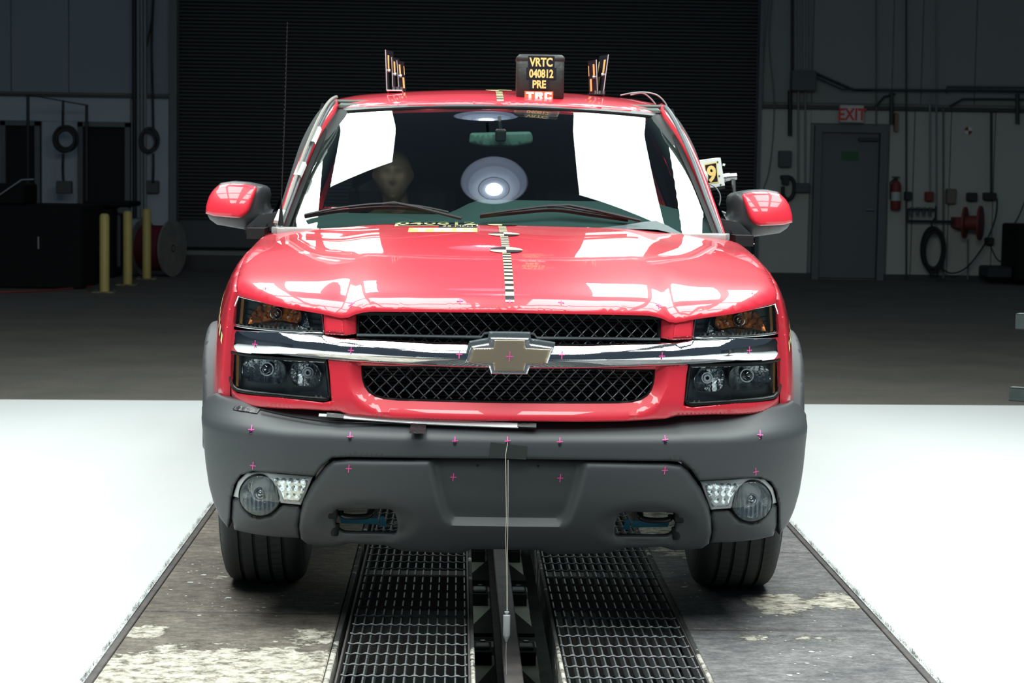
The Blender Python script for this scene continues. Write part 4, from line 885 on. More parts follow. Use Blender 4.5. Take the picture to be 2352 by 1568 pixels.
def lights(s):
    h = sub('marker_headlamp', T, (s*.75, .25, 1.0))
    panel('housing', uo, sU, M_lamp_dark, h, res=.02, bev=0, thick=.0, off=.050, sgn=s)
    ringq = MB(); P_ = resample(uo, .012); ringq.sweep([(s*x, F_up(x, z)+.004, z) for x, z in P_], [(.0035*math.cos(a), .0035*math.sin(a)) for a in [2*PI*k/6 for k in range(6)]], closed=True); ringq.build('rim', M_chrome, h, 60)
    wq = MB(); n = len(P_); wq.add([(s*x, F_up(x, z)+.004, z) for x, z in P_]+[(s*(.75+(x-.75)*.97), F_up(x, z)+.05, 1.025+(z-1.025)*.95) for x, z in P_], [(i, (i+1) % n, n+(i+1) % n, n+i) for i in range(n)]); wq.build('side_wall', M_lamp_dark, h, 60)
    panel('amber_reflector', am, sU, M_amber, h, res=.006, bev=.004, thick=.01, off=.0, depth=lambda u, v: .040-6*((abs(u)-bu[0])**2+(v-bu[1])**2)+.005*((math.floor(abs(u)/.018)+math.floor(v/.022)) % 2), sgn=s, smooth=20)
    panel('clear_reflector', cr, sU, M_reflb, h, res=.006, bev=.003, thick=.01, off=.025, sgn=s, smooth=20)
    panel('lower_reflector', bd, sU, M_reflb, h, res=.006, bev=.002, thick=.01, off=.015, depth=lambda u, v: .25*(v-.99), sgn=s)
    panel('amber_side_strip', ams, sU, M_amber_strip, h, res=.01, bev=.002, thick=.01, off=.02, sgn=s)
    yb = F_up(bu[0], bu[1])
    q = MB(); q.lathe([(.0155, -.002), (.0185, -.006), (.0205, -.002), (.0205, .02)], (s*bu[0], yb+.02, bu[1]), (0, 1, 0), 28); q.lathe([(0, -.018), (.007, -.015), (.010, -.006), (.010, .02)], (s*bu[0], yb+.025, bu[1]), (0, 1, 0), 20); q.build('bulb', M_chrome, h, 60)
    for k in range(4):
        z = .985+k*.0165
        q = MB()
        for (xa, xb) in ((.875, .815), (.655, .612)):
            if z > 1.03 and xa < .7: continue
            q.tube([(s*xa, F_up(xa, z)+.042, z+.0), (s*xb, F_up(xb, z)+.042, z-.003)], .0018, 5)
        q.build('louvre', M_black, h)
    panel('lens', uo, sU, M_lens, h, res=.016, bev=.008, thick=.01, off=-.004, sgn=s)
    h = sub('headlamp', T, (s*.75, .2, .85))
    panel('housing', lo_, sU, M_lamp_dark, h, res=.02, bev=0, thick=.0, off=.060, sgn=s, holes=())
    P_ = resample(lo_, .012); n = len(P_)
    q = MB(); q.sweep([(s*x, F_up(x, z)+.006, z) for x, z in P_], [(.005*math.cos(a), .005*math.sin(a)) for a in [2*PI*k/6 for k in range(6)]], closed=True); q.build('rim', M_black, h, 60)
    q = MB(); q.add([(s*x, F_up(x, z)+.006, z) for x, z in P_]+[(s*(.75+(x-.75)*.96), F_up(x, z)+.06, .85+(z-.85)*.93) for x, z in P_], [(i, (i+1) % n, n+(i+1) % n, n+i) for i in range(n)]); q.build('side_wall', M_lamp_dark, h, 60)
    for (o_, b_, nm) in ((l1, b1, 'outer_reflector'), (l2, b2, 'inner_reflector')):
        panel(nm, o_, sU, M_reflb, h, res=.006, bev=.0, thick=.0, off=.010, depth=lambda u, v: .040-7*((abs(u)-b_[0])**2+(v-b_[1])**2)+.003*(math.floor(abs(u)/.019) % 2), sgn=s, smooth=20)
        Pq = resample(o_, .01); yb = F_up(b_[0], b_[1])
        q = MB(); q.tube([(s*x, F_up(x, z)+.012, z) for x, z in Pq+Pq[:1]], .002, 5); q.build(nm.replace('reflector', 'bezel'), M_lamp_dark, h, 60)
        q = MB(); r = .017 if nm[0] == 'o' else .0125
        q.lathe([(0, -.024), (r*.6, -.021), (r, -.008), (r, .02)] if nm[0] == 'o' else [(.006, -.016), (r, -.016), (r, .02)], (s*b_[0], yb+.035, b_[1]), (0, 1, 0), 28); q.lathe([(r+.002, -.010), (r+.006, -.010), (r+.006, .01)], (s*b_[0], yb+.035, b_[1]), (0, 1, 0), 28)
        q.build('bulb_cap', M_chrome, h, 60)
    panel('amber_side_strip', lst, sU, M_amber_strip, h, res=.01, bev=.002, thick=.01, off=.02, sgn=s)
    panel('lens', lo_, sU, M_lens, h, res=.016, bev=.010, thick=.012, off=-.003, sgn=s)
both(lights)
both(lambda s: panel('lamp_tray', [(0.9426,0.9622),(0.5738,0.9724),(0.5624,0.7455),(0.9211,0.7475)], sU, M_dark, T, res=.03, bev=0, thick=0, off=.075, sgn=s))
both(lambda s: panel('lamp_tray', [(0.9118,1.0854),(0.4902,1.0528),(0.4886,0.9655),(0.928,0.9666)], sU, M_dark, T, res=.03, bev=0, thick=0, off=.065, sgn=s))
# red corner strip outside the lamps (front edge of the wing)
def cstrip(s):
    o_ = [(0.9024,1.0838),(0.8967,1.0745),(0.9106,1.0452),(0.9224,0.9881),(0.9276,0.9551),(0.9389,0.8851),(0.9327,0.7946),(0.9212,0.7694),(0.919,0.7437),(0.9453,0.7374),(0.9582,0.7584)]
    pass
# ------------------------------------------------------------------ windscreen, roof, pillars
def sG(u, v, d): return sW(u, v/.95, d)
gl_o = sym([(0, .948), (.3, .948), (.60, .944), (.672, .935), (.690, .915), (.712, .80), (.770, .45), (.845, .0), (0, 0)])
panel('windscreen', gl_o, sG, M_glass, T, res=.035, bev=0, thick=0, smooth=60)
Pw = [(x, v) for x, v in gl_o]
def Wp(x, s_, o=0): p = sG(x, s_, -o); return p
q = MB(); q.sweep([Wp(-.655+1.31*k/24, .958-.016*abs(-1+k/12)**3, .004) for k in range(25)], [(-.016, -.004), (.016, -.004), (.016, .006), (-.016, .006)], fix=(0, -.56, .82)); q.build('header_trim', mat('grey_rubber', (.06, .07, .075), .4), T)
for s in (1, -1):
    ed = [Wp(s*x, v, .004) for x, v in [(.852, -.02), (.812, .22), (.775, .45), (.742, .64), (.716, .80), (.696, .90), (.680, .945)]]
    q = MB(); q.sweep(ed, [(-.006, -.006), (.012, -.006), (.012, .006), (-.006, .006)] if s < 0 else [(-.012, -.006), (.006, -.006), (.006, .006), (-.012, .006)], fix=(0, -.56, .82)); q.build('side_trim', M_black, T)
    pil = [(s*.868, 1.62, 1.235), (s*.842, 1.78, 1.36), (s*.806, 1.95, 1.50), (s*.764, 2.10, 1.62), (s*.724, 2.22, 1.702), (s*.702, 2.32, 1.746), (s*.700, 2.45, 1.764), (s*.708, 2.7, 1.770), (s*.708, 3.2, 1.772), (s*.70, 3.95, 1.755)]
    q = MB(); q.sweep(smooth_pts(pil, 5), [(.021*math.cos(a), .034*math.sin(a)) for a in [2*PI*k/12 for k in range(12)]], fix=(0, -.3, .95)); q.build('pillar', M_red, T, 60)
    q = MB(); q.tube(smooth_pts([(s*.866, 1.58, 1.250), (s*.826, 1.74, 1.390), (s*.788, 1.93, 1.540), (s*.750, 2.08, 1.660), (s*.716, 2.20, 1.745), (s*.700, 2.30, 1.778)], 5), .010, 8); q.build('pillar_moulding', M_lamp_dark, T, 60)
RZf = 1
RZ = [(2.14, 1.772), (2.20, 1.790), (2.30, 1.812), (2.45, 1.832), (2.65, 1.849), (2.9, 1.858), (3.3, 1.856), (3.95, 1.830)]
def Rz(x, y): return spl(y-.20*x*x, RZ)-.075*x*x-.9*max(0, abs(x)-.58)**2.2
def sR(u, v, d): return (u, v, Rz(u, v)-d)
roof = panel('roof', sym([(0, 2.185), (.3, 2.208), (.55, 2.265), (.66, 2.300), (.712, 2.36), (.728, 2.6), (.735, 3.2), (.73, 3.95), (0, 3.98)]), sR, M_red, T, res=.04, bev=.012, thick=.03, smooth=50)
for s in (1, -1):
    q = MB(); q.sweep(smooth_pts([(s*.845, 1.72, 1.26), (s*.80, 1.93, 1.46), (s*.765, 2.08, 1.60), (s*.715, 2.26, 1.715), (s*.68, 2.40, 1.75)], 5), [(-.05, -.012), (.035, -.012), (.035, .012), (-.05, .012)], fix=(0, -.5, .85)); q.build('pillar_trim', M_int, T)
for s in (1, -1):
    q = MB(); q.tube(smooth_pts([(s*.80, 1.80, 1.33), (s*.735, 2.05, 1.54), (s*.685, 2.20, 1.655), (s*.655, 2.32, 1.715), (s*.650, 2.5, 1.735), (s*.650, 3.9, 1.735)], 4), .042, 10); q.build('roof_rail_trim', M_int, T, 60)
    q = MB(); q.add([(s*.93, 1.75, .9), (s*.93, 3.9, .9), (s*.90, 3.9, 1.25), (s*.90, 1.75, 1.25), (s*.92, 1.75, .9), (s*.92, 3.9, .9), (s*.88, 3.9, 1.25), (s*.88, 1.75, 1.25)], [(0, 1, 2, 3), (4, 7, 6, 5), (3, 2, 6, 7), (0, 3, 7, 4)]); q.build('door_lining', M_int, T)
    panel('rear_pillar_lining', [(3.50, 1.22), (3.40, 1.76), (3.93, 1.78), (3.93, 1.22)], lambda u, v, d: (.915-(v-1.24)*.40-d, u, v), M_int, T, res=.1, bev=0, thick=.01, sgn=s)
    q = MB(); q.sweep([(s*.90, 2.80, 1.24), (s*.70, 2.80, 1.75)], [(-.06, -.012), (.06, -.012), (.06, .012), (-.06, .012)], fix=(s, 0, 0)); q.build('door_pillar_trim', M_int, T)
# cowl
def sC(u, v, d): return (u, v, 1.262-.03*abs(u)**2-(v-1.5)*.05-d)
panel('cowl', sym([(0, 1.38), (.6, 1.38), (.86, 1.42), (.875, 1.66), (.6, 1.56), (0, 1.50)]), sC, M_black, T, res=.04, bev=.004, thick=.02)
both(lambda s: panel('cowl_end', [(.70, 1.48), (.86, 1.44), (.895, 1.60), (.86, 1.66), (.72, 1.58)], lambda u, v, d: (u, v, 1.272-d), mat('cowl_grey', (.28, .30, .30), .5) if s > 0 else bpy.data.materials['cowl_grey'], T, res=.03, bev=.004, thick=.02, sgn=s))
def wiper(name, blade, arm):
    g = sub(name, T, (0, 1.5, 1.27)); P_ = [Wp(x, v*.95, .012) for x, v in blade]
    q = MB(); q.sweep(smooth_pts(P_, 4), [(-.004, -.004), (.004, -.004), (.003, .008), (-.003, .008)], fix=(0, -.56, .82)); q.build('blade', M_black, g)
    q = MB(); B = [Wp(x, v*.95, .022) for x, v in blade]; q.sweep(smooth_pts([B[0], tuple((Vector(B[1])+Vector((0, -.004, .005)))), tuple(Vector(B[len(B)//2])+Vector((0, -.006, .008))), tuple((Vector(B[-2])+Vector((0, -.004, .005)))), B[-1]], 4), [(-.004, -.002), (.004, -.002), (.004, .003), (-.004, .003)], fix=(0, -.56, .82)); q.build('blade_bridge', M_black, g)
    q = MB(); q.sweep([Wp(x, v*.95, .032) for x, v in arm], [(-.007, -.003), (.007, -.003), (.005, .004), (-.005, .004)], fix=(0, -.56, .82)); q.build('arm', M_black, g)
wiper('wiper', [(-0.7662,0.1178),(-0.6304,0.1592),(-0.4609,0.1859),(-0.325,0.1772),(-0.2065,0.1486)], [(-0.4641,0.183),(-0.4186,0.1925),(-0.3248,0.1628),(-0.1558,0.0969)])
wiper('wiper', [(-0.0854,0.1348),(0.0627,0.1637),(0.1983,0.1845),(0.3336,0.1601),(0.4895,0.1273)], [(0.1746,0.1838),(0.2597,0.1921),(0.3678,0.1609),(0.5362,0.1)])
# washer bits and tape on the left pillar
q = MB(); q.tube(smooth_pts([(-.872, 1.56, 1.262), (-.832, 1.72, 1.40), (-.796, 1.90, 1.55), (-.760, 2.05, 1.668), (-.726, 2.17, 1.752), (-.705, 2.27, 1.788), (-.690, 2.34, 1.80)], 5), .0075, 8); o = q.build('taped_conduit', mat('conduit_grey', (.20, .20, .18), .45), T, 60)
for (t0, t1) in ((.02, .10), (.36, .46), (.62, .74)):
    a = Vector((-.872, 1.56, 1.27)); b = Vector((-.708, 2.25, 1.79)); p0 = a.lerp(b, t0); p1 = a.lerp(b, t1); q = MB()
    q.sweep([p0+Vector((0, -.008, .01)), p1+Vector((0, -.008, .01))], [(-.018, -.006), (.018, -.006), (.014, .008), (-.014, .008)], fix=(0, -.5, .85)); q.build('clear_tape', M_cleart, T)
# body sides behind the wings: doors, glass, bed
def sD(u, v, d): return (.985-.02*max(0, v-.95)-(.10*max(0, v-1.08)/.15*.35 if v > 1.08 else 0)-.03*max(0, .8-v)-d, u, v)
def bodyside(s):
    panel('front_door', [(1.71, .50), (1.71, 1.235), (2.78, 1.25), (2.78, .50)], sD, M_red, T, res=.05, bev=.008, thick=.03, sgn=s)
    panel('rear_door', [(2.80, .50), (2.80, 1.25), (3.60, 1.26), (3.72, .95), (3.66, .80), (3.60, .50)], sD, M_red, T, res=.05, bev=.008, thick=.03, sgn=s)
    panel('door_cladding', [(1.60, .36), (1.60, .62), (3.66, .62), (3.60, .36)], lambda u, v, d: (1.015-d, u, v), M_flare, T, res=.06, bev=.015, thick=.05, sgn=s)
    def sg(u, v, d): return (.955-(v-1.24)*.40-d, u, v)
    panel('door_glass', [(1.90, 1.26), (2.30, 1.66), (2.42, 1.74), (2.76, 1.76), (2.76, 1.26)], sg, M_gside, T, res=.08, bev=0, thick=.004, sgn=s)
    panel('rear_door_glass', [(2.84, 1.26), (2.84, 1.76), (3.45, 1.75), (3.60, 1.26)], sg, M_gside, T, res=.08, bev=0, thick=.004, sgn=s)
    q = MB(); q.sweep([(s*.955, 2.80, 1.24), (s*.76, 2.80, 1.78)], [(-.03, -.02), (.03, -.02), (.03, .02), (-.03, .02)], fix=(s, 0, 0)); q.build('door_pillar', M_black, T)
    q = MB(); q.box(*sorted((s*.93, s*1.0)), 1.68, 3.9, 1.22, 1.262); q.build('belt_moulding', M_black, T)
    panel('rear_pillar', [(3.58, 1.25), (3.46, 1.77), (3.95, 1.79), (4.75, 1.27)], sg, M_red, T, res=.06, bev=.01, thick=.03, sgn=s)
    panel('bed_side', [(3.74, .95), (3.62, 1.26), (5.50, 1.27), (5.55, .60), (4.82, .55), (4.72, .75), (4.5, .9), (4.3, .93), (4.1, .9), (3.88, .75)], sD, M_red, T, res=.06, bev=.012, thick=.03, sgn=s)
both(bodyside)
q = MB(); q.cbox(-.95, .95, 5.45, 5.53, .62, 1.27, .02); q.build('tailgate', M_red, T)
q = MB(); q.cbox(-.92, .92, 3.98, 5.44, 1.20, 1.26, .02); q.build('bed_cover', M_black, T)
q = MB(); q.cbox(-.98, .98, 5.50, 5.62, .45, .68, .03); q.build('rear_bumper', M_grey, T)
q = MB(); q.box(-.70, .70, 3.96, 4.0, 1.2, 1.80); q.box(-.92, .92, 3.94, 4.0, .5, 1.25); q.build('cab_rear_panel', M_int, T)
q = MB(); q.box(-.93, .93, .60, 1.30, .50, .52) if False else None
q.box(-.60, .60, .55, 5.4, .42, .56); q.box(-.93, .93, 1.55, 3.9, .42, .50); q.box(-.62, .62, .30, .60, .56, .60); q.box(-.90, .90, 1.30, 1.36, .5, 1.22); q.box(-.90, -.60, .45, 1.4, .86, .88); q.box(.60, .90, .45, 1.4, .86, .88); q.build('underbody', M_dark, T)
q = MB(); q.tube([(-.75, 1.0, .34), (.75, 1.0, .34)], .035, 10); q.cbox(-.25, .1, .8, 1.15, .26, .42, .03); q.build('front_axle', M_black, T)
for s in (1, -1):
    q = MB(); q.cbox(*sorted((s*.40, s*.45)), .40, 1.9, .42, .52, .01); q.build('frame_rail', M_black, T)
    q = MB(); pts = smooth_pts([(s*.430, .16, .44), (s*.435, .13, .40), (s*.450, .12, .385), (s*.50, .118, .382), (s*.532, .12, .387), (s*.536, .125, .400)], 5); q.tube(pts, .0095, 8); q.box(*sorted((s*.418, s*.448)), .14, .26, .375, .50); q.build('tow_hook', mat('gloss_black', (.01, .01, .01), .15) if s > 0 else bpy.data.materials['gloss_black'], T, 60)
    bp4 = [(0.549,0.36),(0.421,0.36),(0.42,0.334),(0.541,0.337)]; bp3 = [(0.415,0.36),(0.403,0.363),(0.39,0.327),(0.415,0.327)]
    q = MB(); q.prism([(s*x, z) for x, z in bp4], lambda u, v: (u, .26, v), lambda u, v: (u, .265, v)); q.prism([(s*x, z) for x, z in bp3], lambda u, v: (u, .26, v), lambda u, v: (u, .265, v)); q.build('blue_bracket', M_blue, T)
    q = MB(); q.cbox(*sorted((s*.545, s*.575)), .08, .14, .38, .46, .004); q.build('hook_bracket', M_black, T)
    q = MB(); q.lathe([(0, -.012), (.012, -.01), (.016, 0), (.016, .03)], (s*.555, .12, .33), (0, 0, 1), 14); q.build('mounting_bolt', M_black, T, 40)
# ------------------------------------------------------------------ wheels
def wheel(x, y, s, par, steer=0):
    g = sub('wheel', par, (x, y, .392)); n = 216; Wd = .145; R_ = .392
    grooves = (-.078, -.030, .022, .072)
    js = []
    k = 0; t = -Wd
    xs = sorted(set([round(v, 4) for v in ([-Wd, -Wd+.006, -Wd+.018, -Wd+.034]+[Wd, Wd-.006, Wd-.018, Wd-.034]+[g_+d for g_ in grooves for d in (-.0065, -.0045, .0045, .0065)]+[-.054, -.004, .048, -.096, .094])]))
    vs = []; fs = []; m = len(xs)
    for i in range(n):
        for j, u in enumerate(xs):
            e = max(0, abs(u)-(Wd-.042))/.042; r = R_-.006*(u/Wd)**2-.052*(1-math.sqrt(max(0, 1-min(1, e)**2)))
            ing = any(abs(u-g_) < .0055 for g_ in grooves)
            ph = i+int(6*math.sin(u*28))
            if ing: r -= .011
            elif ph % 3 == 0 and abs(u) < Wd-.004: r -= .0055
            a = 2*PI*i/n
            vs.append((x+s*u, y+r*math.cos(a), .392+r*math.sin(a)))
    for i in range(n):
        i2 = (i+1) % n
        for j in range(m-1): fs.append((i*m+j, i*m+j+1, i2*m+j+1, i2*m+j))
    q = MB(); q.add(vs, fs)
    q.lathe([(R_-.052, Wd), (R_-.075, Wd+.006), (R_-.12, Wd+.008), (R_-.165, Wd-.004), (R_-.178, Wd-.02)], (x, y, .392), (s, 0, 0), 72)
    q.lathe([(R_-.178, -Wd+.02), (R_-.165, -Wd+.004), (R_-.12, -Wd-.008), (R_-.075, -Wd-.006), (R_-.052, -Wd)], (x, y, .392), (s, 0, 0), 72)
    q.build('tyre', M_rubber, g, 50)
    q = MB(); q.lathe([(.20, -Wd+.01), (.212, Wd-.018), (.20, Wd-.03), (.15, Wd-.045), (.06, Wd-.03), (0, Wd-.03)], (x, y, .392), (s, 0, 0), 48); q.build('rim', M_steel, g, 40)
    return g
for s in (1, -1): wheel(s*.846, 1.0, s, T); wheel(s*.846, 4.30, s, T)
# ------------------------------------------------------------------ door mirrors
hs = [(1.186,1.307),(1.184,1.346),(1.174,1.385),(1.158,1.411),(1.132,1.435),(1.086,1.443),(1.03,1.44),(0.986,1.432),(0.961,1.425),(0.947,1.413),(0.942,1.388),(0.947,1.357),(0.94,1.329),(0.897,1.322),(0.893,1.262),(0.953,1.237),(1.073,1.252),(1.152,1.265),(1.177,1.286)]
cp = [(1.184,1.313),(1.182,1.342),(1.172,1.38),(1.158,1.404),(1.132,1.428),(1.086,1.435),(1.032,1.433),(0.989,1.425),(0.982,1.414),(0.993,1.377),(1.01,1.326),(1.024,1.308),(1.045,1.297),(1.103,1.3),(1.152,1.304)]
def smr(k0, yb): 
    def f(u, v, d): 
        a = (abs(u)-1.085)/.13; b = (v-1.352)/.085
        return (u, yb+k0*(a*a+b*b*.6)+d, v)
    return f
def mirror(s):
    g = sub('door_mirror', T, (s*1.0, 1.95, 1.3))
    def inner(u, v): 
        return .035*sstep(.985-abs(u), 0, .05)*sstep(v, 1.30, 1.34)+.05*sstep(1.305-v, 0, .05)
    panel('housing', hs, smr(.018, 1.90), M_black if False else mat('mirror_grey', (.035, .038, .042), .4) if s > 0 else bpy.data.materials['mirror_grey'], g, res=.012, bev=.035, thick=.13, depth=inner, sgn=s, smooth=60, back=True)
    panel('painted_cap', cp, lambda u, v, d: (u, 1.846+.030*(((abs(u)-1.085)/.12)**2+((v-1.352)/.085)**2*.9)+.24*(v-1.352)+d, v), M_red, g, res=.012, bev=.014, thick=.05, sgn=s, smooth=60)
    q = MB(); q.prism([(s*x, z) for x, z in [(0.975,1.307),(0.929,1.316),(0.897,1.319),(0.886,1.298),(0.897,1.252),(0.953,1.238),(1.038,1.248)]], lambda u, v: (u, 1.915, v), lambda u, v: (u, 1.99, v)); q.build('arm', bpy.data.materials['mirror_grey'], g)
    q = MB(); q.tube([(s*.925, 1.893, 1.285), (s*.945, 1.885, 1.262), (s*1.02, 1.885, 1.258), (s*1.026, 1.89, 1.235)], .0016, 5); q.build('parting_line', M_dark, g)
both(mirror)
# ------------------------------------------------------------------ cab interior
q = MB(); dv = []
def dz(x): return 1.325+.062*sstep(x, -.24, -.07)-.03*sstep(x, .58, .74)-.03*sstep(abs(x), .70, .86)
for i in range(41):
    x = -.86+1.72*i/40; t = dz(x)
    for (y, k) in ((1.48, -.10), (1.58, -.055), (1.68, -.02), (1.76, 0), (1.86, -.002), (1.93, -.02), (1.96, -.10), (1.98, -.45)): dv.append((x, y+.06*x*x, t+k if k > -.4 else .85))
q.add(dv, [(i*8+j, (i+1)*8+j, (i+1)*8+j+1, i*8+j+1) for i in range(40) for j in range(7)]); q.build('dashboard', M_dash, T, 60)
q = MB(); ct = Vector((.42, 2.22, 1.17)); a1 = Vector((1, 0, 0)); a2 = Vector((0, .35, .93)).normalized()
q.tube([ct+(a1*math.cos(t)+a2*math.sin(t))*.185 for t in [2*PI*k/32 for k in range(33)]], .014, 8); q.tube([ct-a1*.18, ct+a1*.18], .02, 8); q.tube([ct, ct-a2*.18], .018, 8); q.tube([ct, ct+Vector((0, -.3, -.12))], .03, 8); q.build('steering_wheel', M_black, T, 60)
for x in (-.42, .42):
    g = sub('seat', T, (x, 2.7, .8))
    q = MB(); q.cbox(x-.25, x+.25, 2.35, 2.85, .75, .92, .04); q.build('seat_cushion', M_int, g); q = MB(); q.cbox(x-.24, x+.24, 2.80, 2.95, .85, 1.45, .05); q.build('backrest', M_int, g); q = MB(); q.cbox(x-.13, x+.13, 2.84, 2.94, 1.47, 1.62, .04); q.build('headrest', M_int, g)
    q = MB(); q.cbox(x-.26, x+.26, 2.30, 2.44, 1.745 if x < 0 else 1.745, 1.775, .01); q.build('sun_visor', M_visor, T)
q = MB(); q.cbox(-.7, .7, 2.36, 3.9, 1.775, 1.79, .005); q.build('headliner', M_visor, T)
g = sub('rear_view_mirror', T, (0, 2.05, 1.65))
rv = rnd([(0.117,1.653),(0.1,1.667),(0.0,1.667),(0.129,1.68),(0.136,1.668),(0.137,1.628),(0.117,1.617),(0.028,1.611),(0.052,1.611),(0.113,1.617)], .004)
rv = rnd([(-.125, 1.655), (.125, 1.665), (.135, 1.64), (.132, 1.615), (.06, 1.600), (-.06, 1.598), (-.13, 1.612)], .012)
panel('mirror_shell', rv, flat(2.06), mat('mirror_shell', (.10, .17, .15), .5), g, res=.02, bev=.012, thick=.03)
q = MB(); q.cbox(-.022, .022, 2.00, 2.05, 1.62, 1.672, .006); q.tube([(0, 2.03, 1.66), (-.005, 2.10, 1.72)], .008, 8); q.build('mirror_mount', M_black, g)
# crash dummy
D = empty('crash_dummy', (-.37, 2.72, .92), 'brown-faced crash test dummy seated behind the windscreen', 'dummy')
def head(cx, cy, cz, h, w):
    vs = []; fs = []; N, M = 48, 40
    for j in range(M+1):
        ph = PI*j/M
        for i in range(N):
            th = 2*PI*i/N; x = math.sin(ph)*math.sin(th); y = -math.sin(ph)*math.cos(th); z = math.cos(ph)
            # jaw narrows, face flattens
            k = 1-.30*max(0, -z)**1.3; X = x*k; Y = y*(1-.12*max(0, -z)); Z = z
            f = max(0, -y)
            X_, Z_ = x, z
            g_ = lambda a, b, sx, sz: math.exp(-((X_-a)/sx)**2-((Z_-b)/sz)**2)*(1 if y < 0 else 0)
            Y -= .24*g_(0, -.20, .13, .16)+.10*g_(0, .0, .09, .22)  # nose
            Y += .10*(g_(.33, .05, .20, .12)+g_(-.33, .05, .20, .12))  # eye sockets
            Y -= .07*g_(0, .28, .6, .12)  # brow
            Y -= .07*g_(0, -.50, .26, .06)+.06*g_(0, -.62, .24, .06); Y += .05*g_(0, -.56, .28, .025)  # lips
            Y -= .10*g_(0, -.86, .25, .14)  # chin
            X += .06*math.copysign(1, x)*math.exp(-((abs(x)-1)/.12)**2-((z+.05)/.25)**2-((y)/.3)**2)*2  # ears
            vs.append((cx+X*w/2, cy+Y*w*.60, cz+Z*h/2))
    for j in range(M):
        for i in range(N): i2 = (i+1) % N; fs.append((j*N+i, j*N+i2, (j+1)*N+i2, (j+1)*N+i))
    return vs, fs
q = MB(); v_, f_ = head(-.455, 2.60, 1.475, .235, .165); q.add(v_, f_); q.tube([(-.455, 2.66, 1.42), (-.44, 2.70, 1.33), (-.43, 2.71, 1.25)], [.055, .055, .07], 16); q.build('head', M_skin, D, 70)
q = MB(); rings = [(1.34, .06, .06), (1.31, .13, .09), (1.27, .20, .12), (1.20, .225, .13), (1.05, .20, .13), (.90, .17, .12), (.84, .17, .13)]
vs = []; 
for (z, a, b) in rings:
    for k in range(24): t = 2*PI*k/24; vs.append((-.43+a*math.cos(t), 2.74+b*math.sin(t), z))
q.add(vs, [(i*24+k, i*24+(k+1) % 24, (i+1)*24+(k+1) % 24, (i+1)*24+k) for i in range(len(rings)-1) for k in range(24)])
for s in (1, -1):
    q.tube(smooth_pts([(-.43+s*.20, 2.74, 1.26), (-.43+s*.25, 2.66, 1.08), (-.43+s*.22, 2.42, 1.0), (-.43+s*.17, 2.22, .98)], 4), [.055]*4+[.048]*4+[.04]*4+[.035], 12)
    q.tube(smooth_pts([(-.43+s*.10, 2.66, .92), (-.43+s*.12, 2.30, .98), (-.43+s*.12, 2.15, .75)], 4), [.085]*4+[.07]*4+[.05], 12)
q.build('clothed_body', M_shirt, D, 60)
# ------------------------------------------------------------------ aerial
q = MB(); q.tube([PYZ(660, 55, 1.52), PYZ(655, 250, 1.52), PYZ(646, 470, 1.52)], [.0012, .0016, .0022], 6)
for k in range(40):
    t = k/40; p = Vector(PYZ(660, 55, 1.52)).lerp(Vector(PYZ(646, 470, 1.52)), t); q.lathe([(.0028, 0), (.0028, .006)], p, n=6)
ae = sub('aerial', T, (-.87, 1.52, 1.25)); q.build('mast', M_black, ae, 60)
q = MB(); pb = PYZ(645, 518, 1.52); q.tube([pb, PYZ(646, 470, 1.52)], [.012, .003], 10); q.build('aerial_base', M_black, ae, 60)
# ------------------------------------------------------------------ tape, targets, stickers and paint marks on the truck
def hoodp(x, y, o=.0012): return (x, y, H(x, y)+o)
def roofp(x, y, o=.0012): return (x, y, Rz(x, y)+o)
def strip(name, fn, x, y0, y1, wd, par=T, per=.050, first=0):
    g = sub(name, par, fn(x, y0)); n = max(4, int((y1-y0)/.012)); q = MB(); ys = [y0+(y1-y0)*i/n for i in range(n+1)]
    q.add([fn(x+d, y, .0010) for y in ys for d in (-wd/2, wd/2)], [(2*i, 2*i+1, 2*i+3, 2*i+2) for i in range(n)]); q.build('yellow_tape', M_yellow, g)
    L = 0; P0 = Vector(fn(x, y0)); k = 0; segs = []; st = None; y = y0; dy = .002
    while y < y1:
        P1 = Vector(fn(x, y)); L += (P1-P0).length; P0 = P1; on = ((L+first) % per) > per*.56
        if on and st is None: st = y
        if not on and st is not None: segs.append((st, y)); st = None
        y += dy
    for (a, b) in segs:
        q = MB(); m_ = 3; q.add([fn(x+d, a+(b-a)*i/m_, .0018) for i in range(m_+1) for d in (-wd/2, wd/2)], [(2*i, 2*i+1, 2*i+3, 2*i+2) for i in range(m_)]); q.build('black_square', M_blackv, g)
def disc(fn, x, y, r, par=T):
    g = sub('target_disc', par, fn(x, y))
    for k in range(4):
        q = MB(); A = [PI/2*k+PI/16*j for j in range(9)]; q.add([fn(x, y, .0030)]+[fn(x+r*math.cos(a), y+r*math.sin(a), .0030) for a in A], [(0, j+1, j+2) for j in range(8)])
        q.build('quadrant', M_blackv if k in (1, 3) else M_yellow, g)
strip('checker_tape', hoodp, .0, .078, 1.555, .028, first=.02)
for y in (.71, 1.12, 1.50): disc(hoodp, .0, y, .058)
strip('checker_tape', roofp, .0, 2.20, 2.95, .028); disc(roofp, .0, 2.62, .058)
def hdec(name, P4, m_, o=.0012):
    (xa, ya), (xb, yb), (xc, yc), (xd, yd) = P4; q = MB(); n = 6
    vs = []
    for j in range(3):
        for i in range(n+1):
            u = i/n; v = j/2; x = (xa*(1-u)+xb*u)*(1-v)+(xd*(1-u)+xc*u)*v; y = (ya*(1-u)+yb*u)*(1-v)+(yd*(1-u)+yc*u)*v; vs.append(hoodp(x, y, o))
    q.add(vs, [(j*(n+1)+i, j*(n+1)+i+1, (j+1)*(n+1)+i+1, (j+1)*(n+1)+i) for j in range(2) for i in range(n)]); return q.build(name, m_, T)
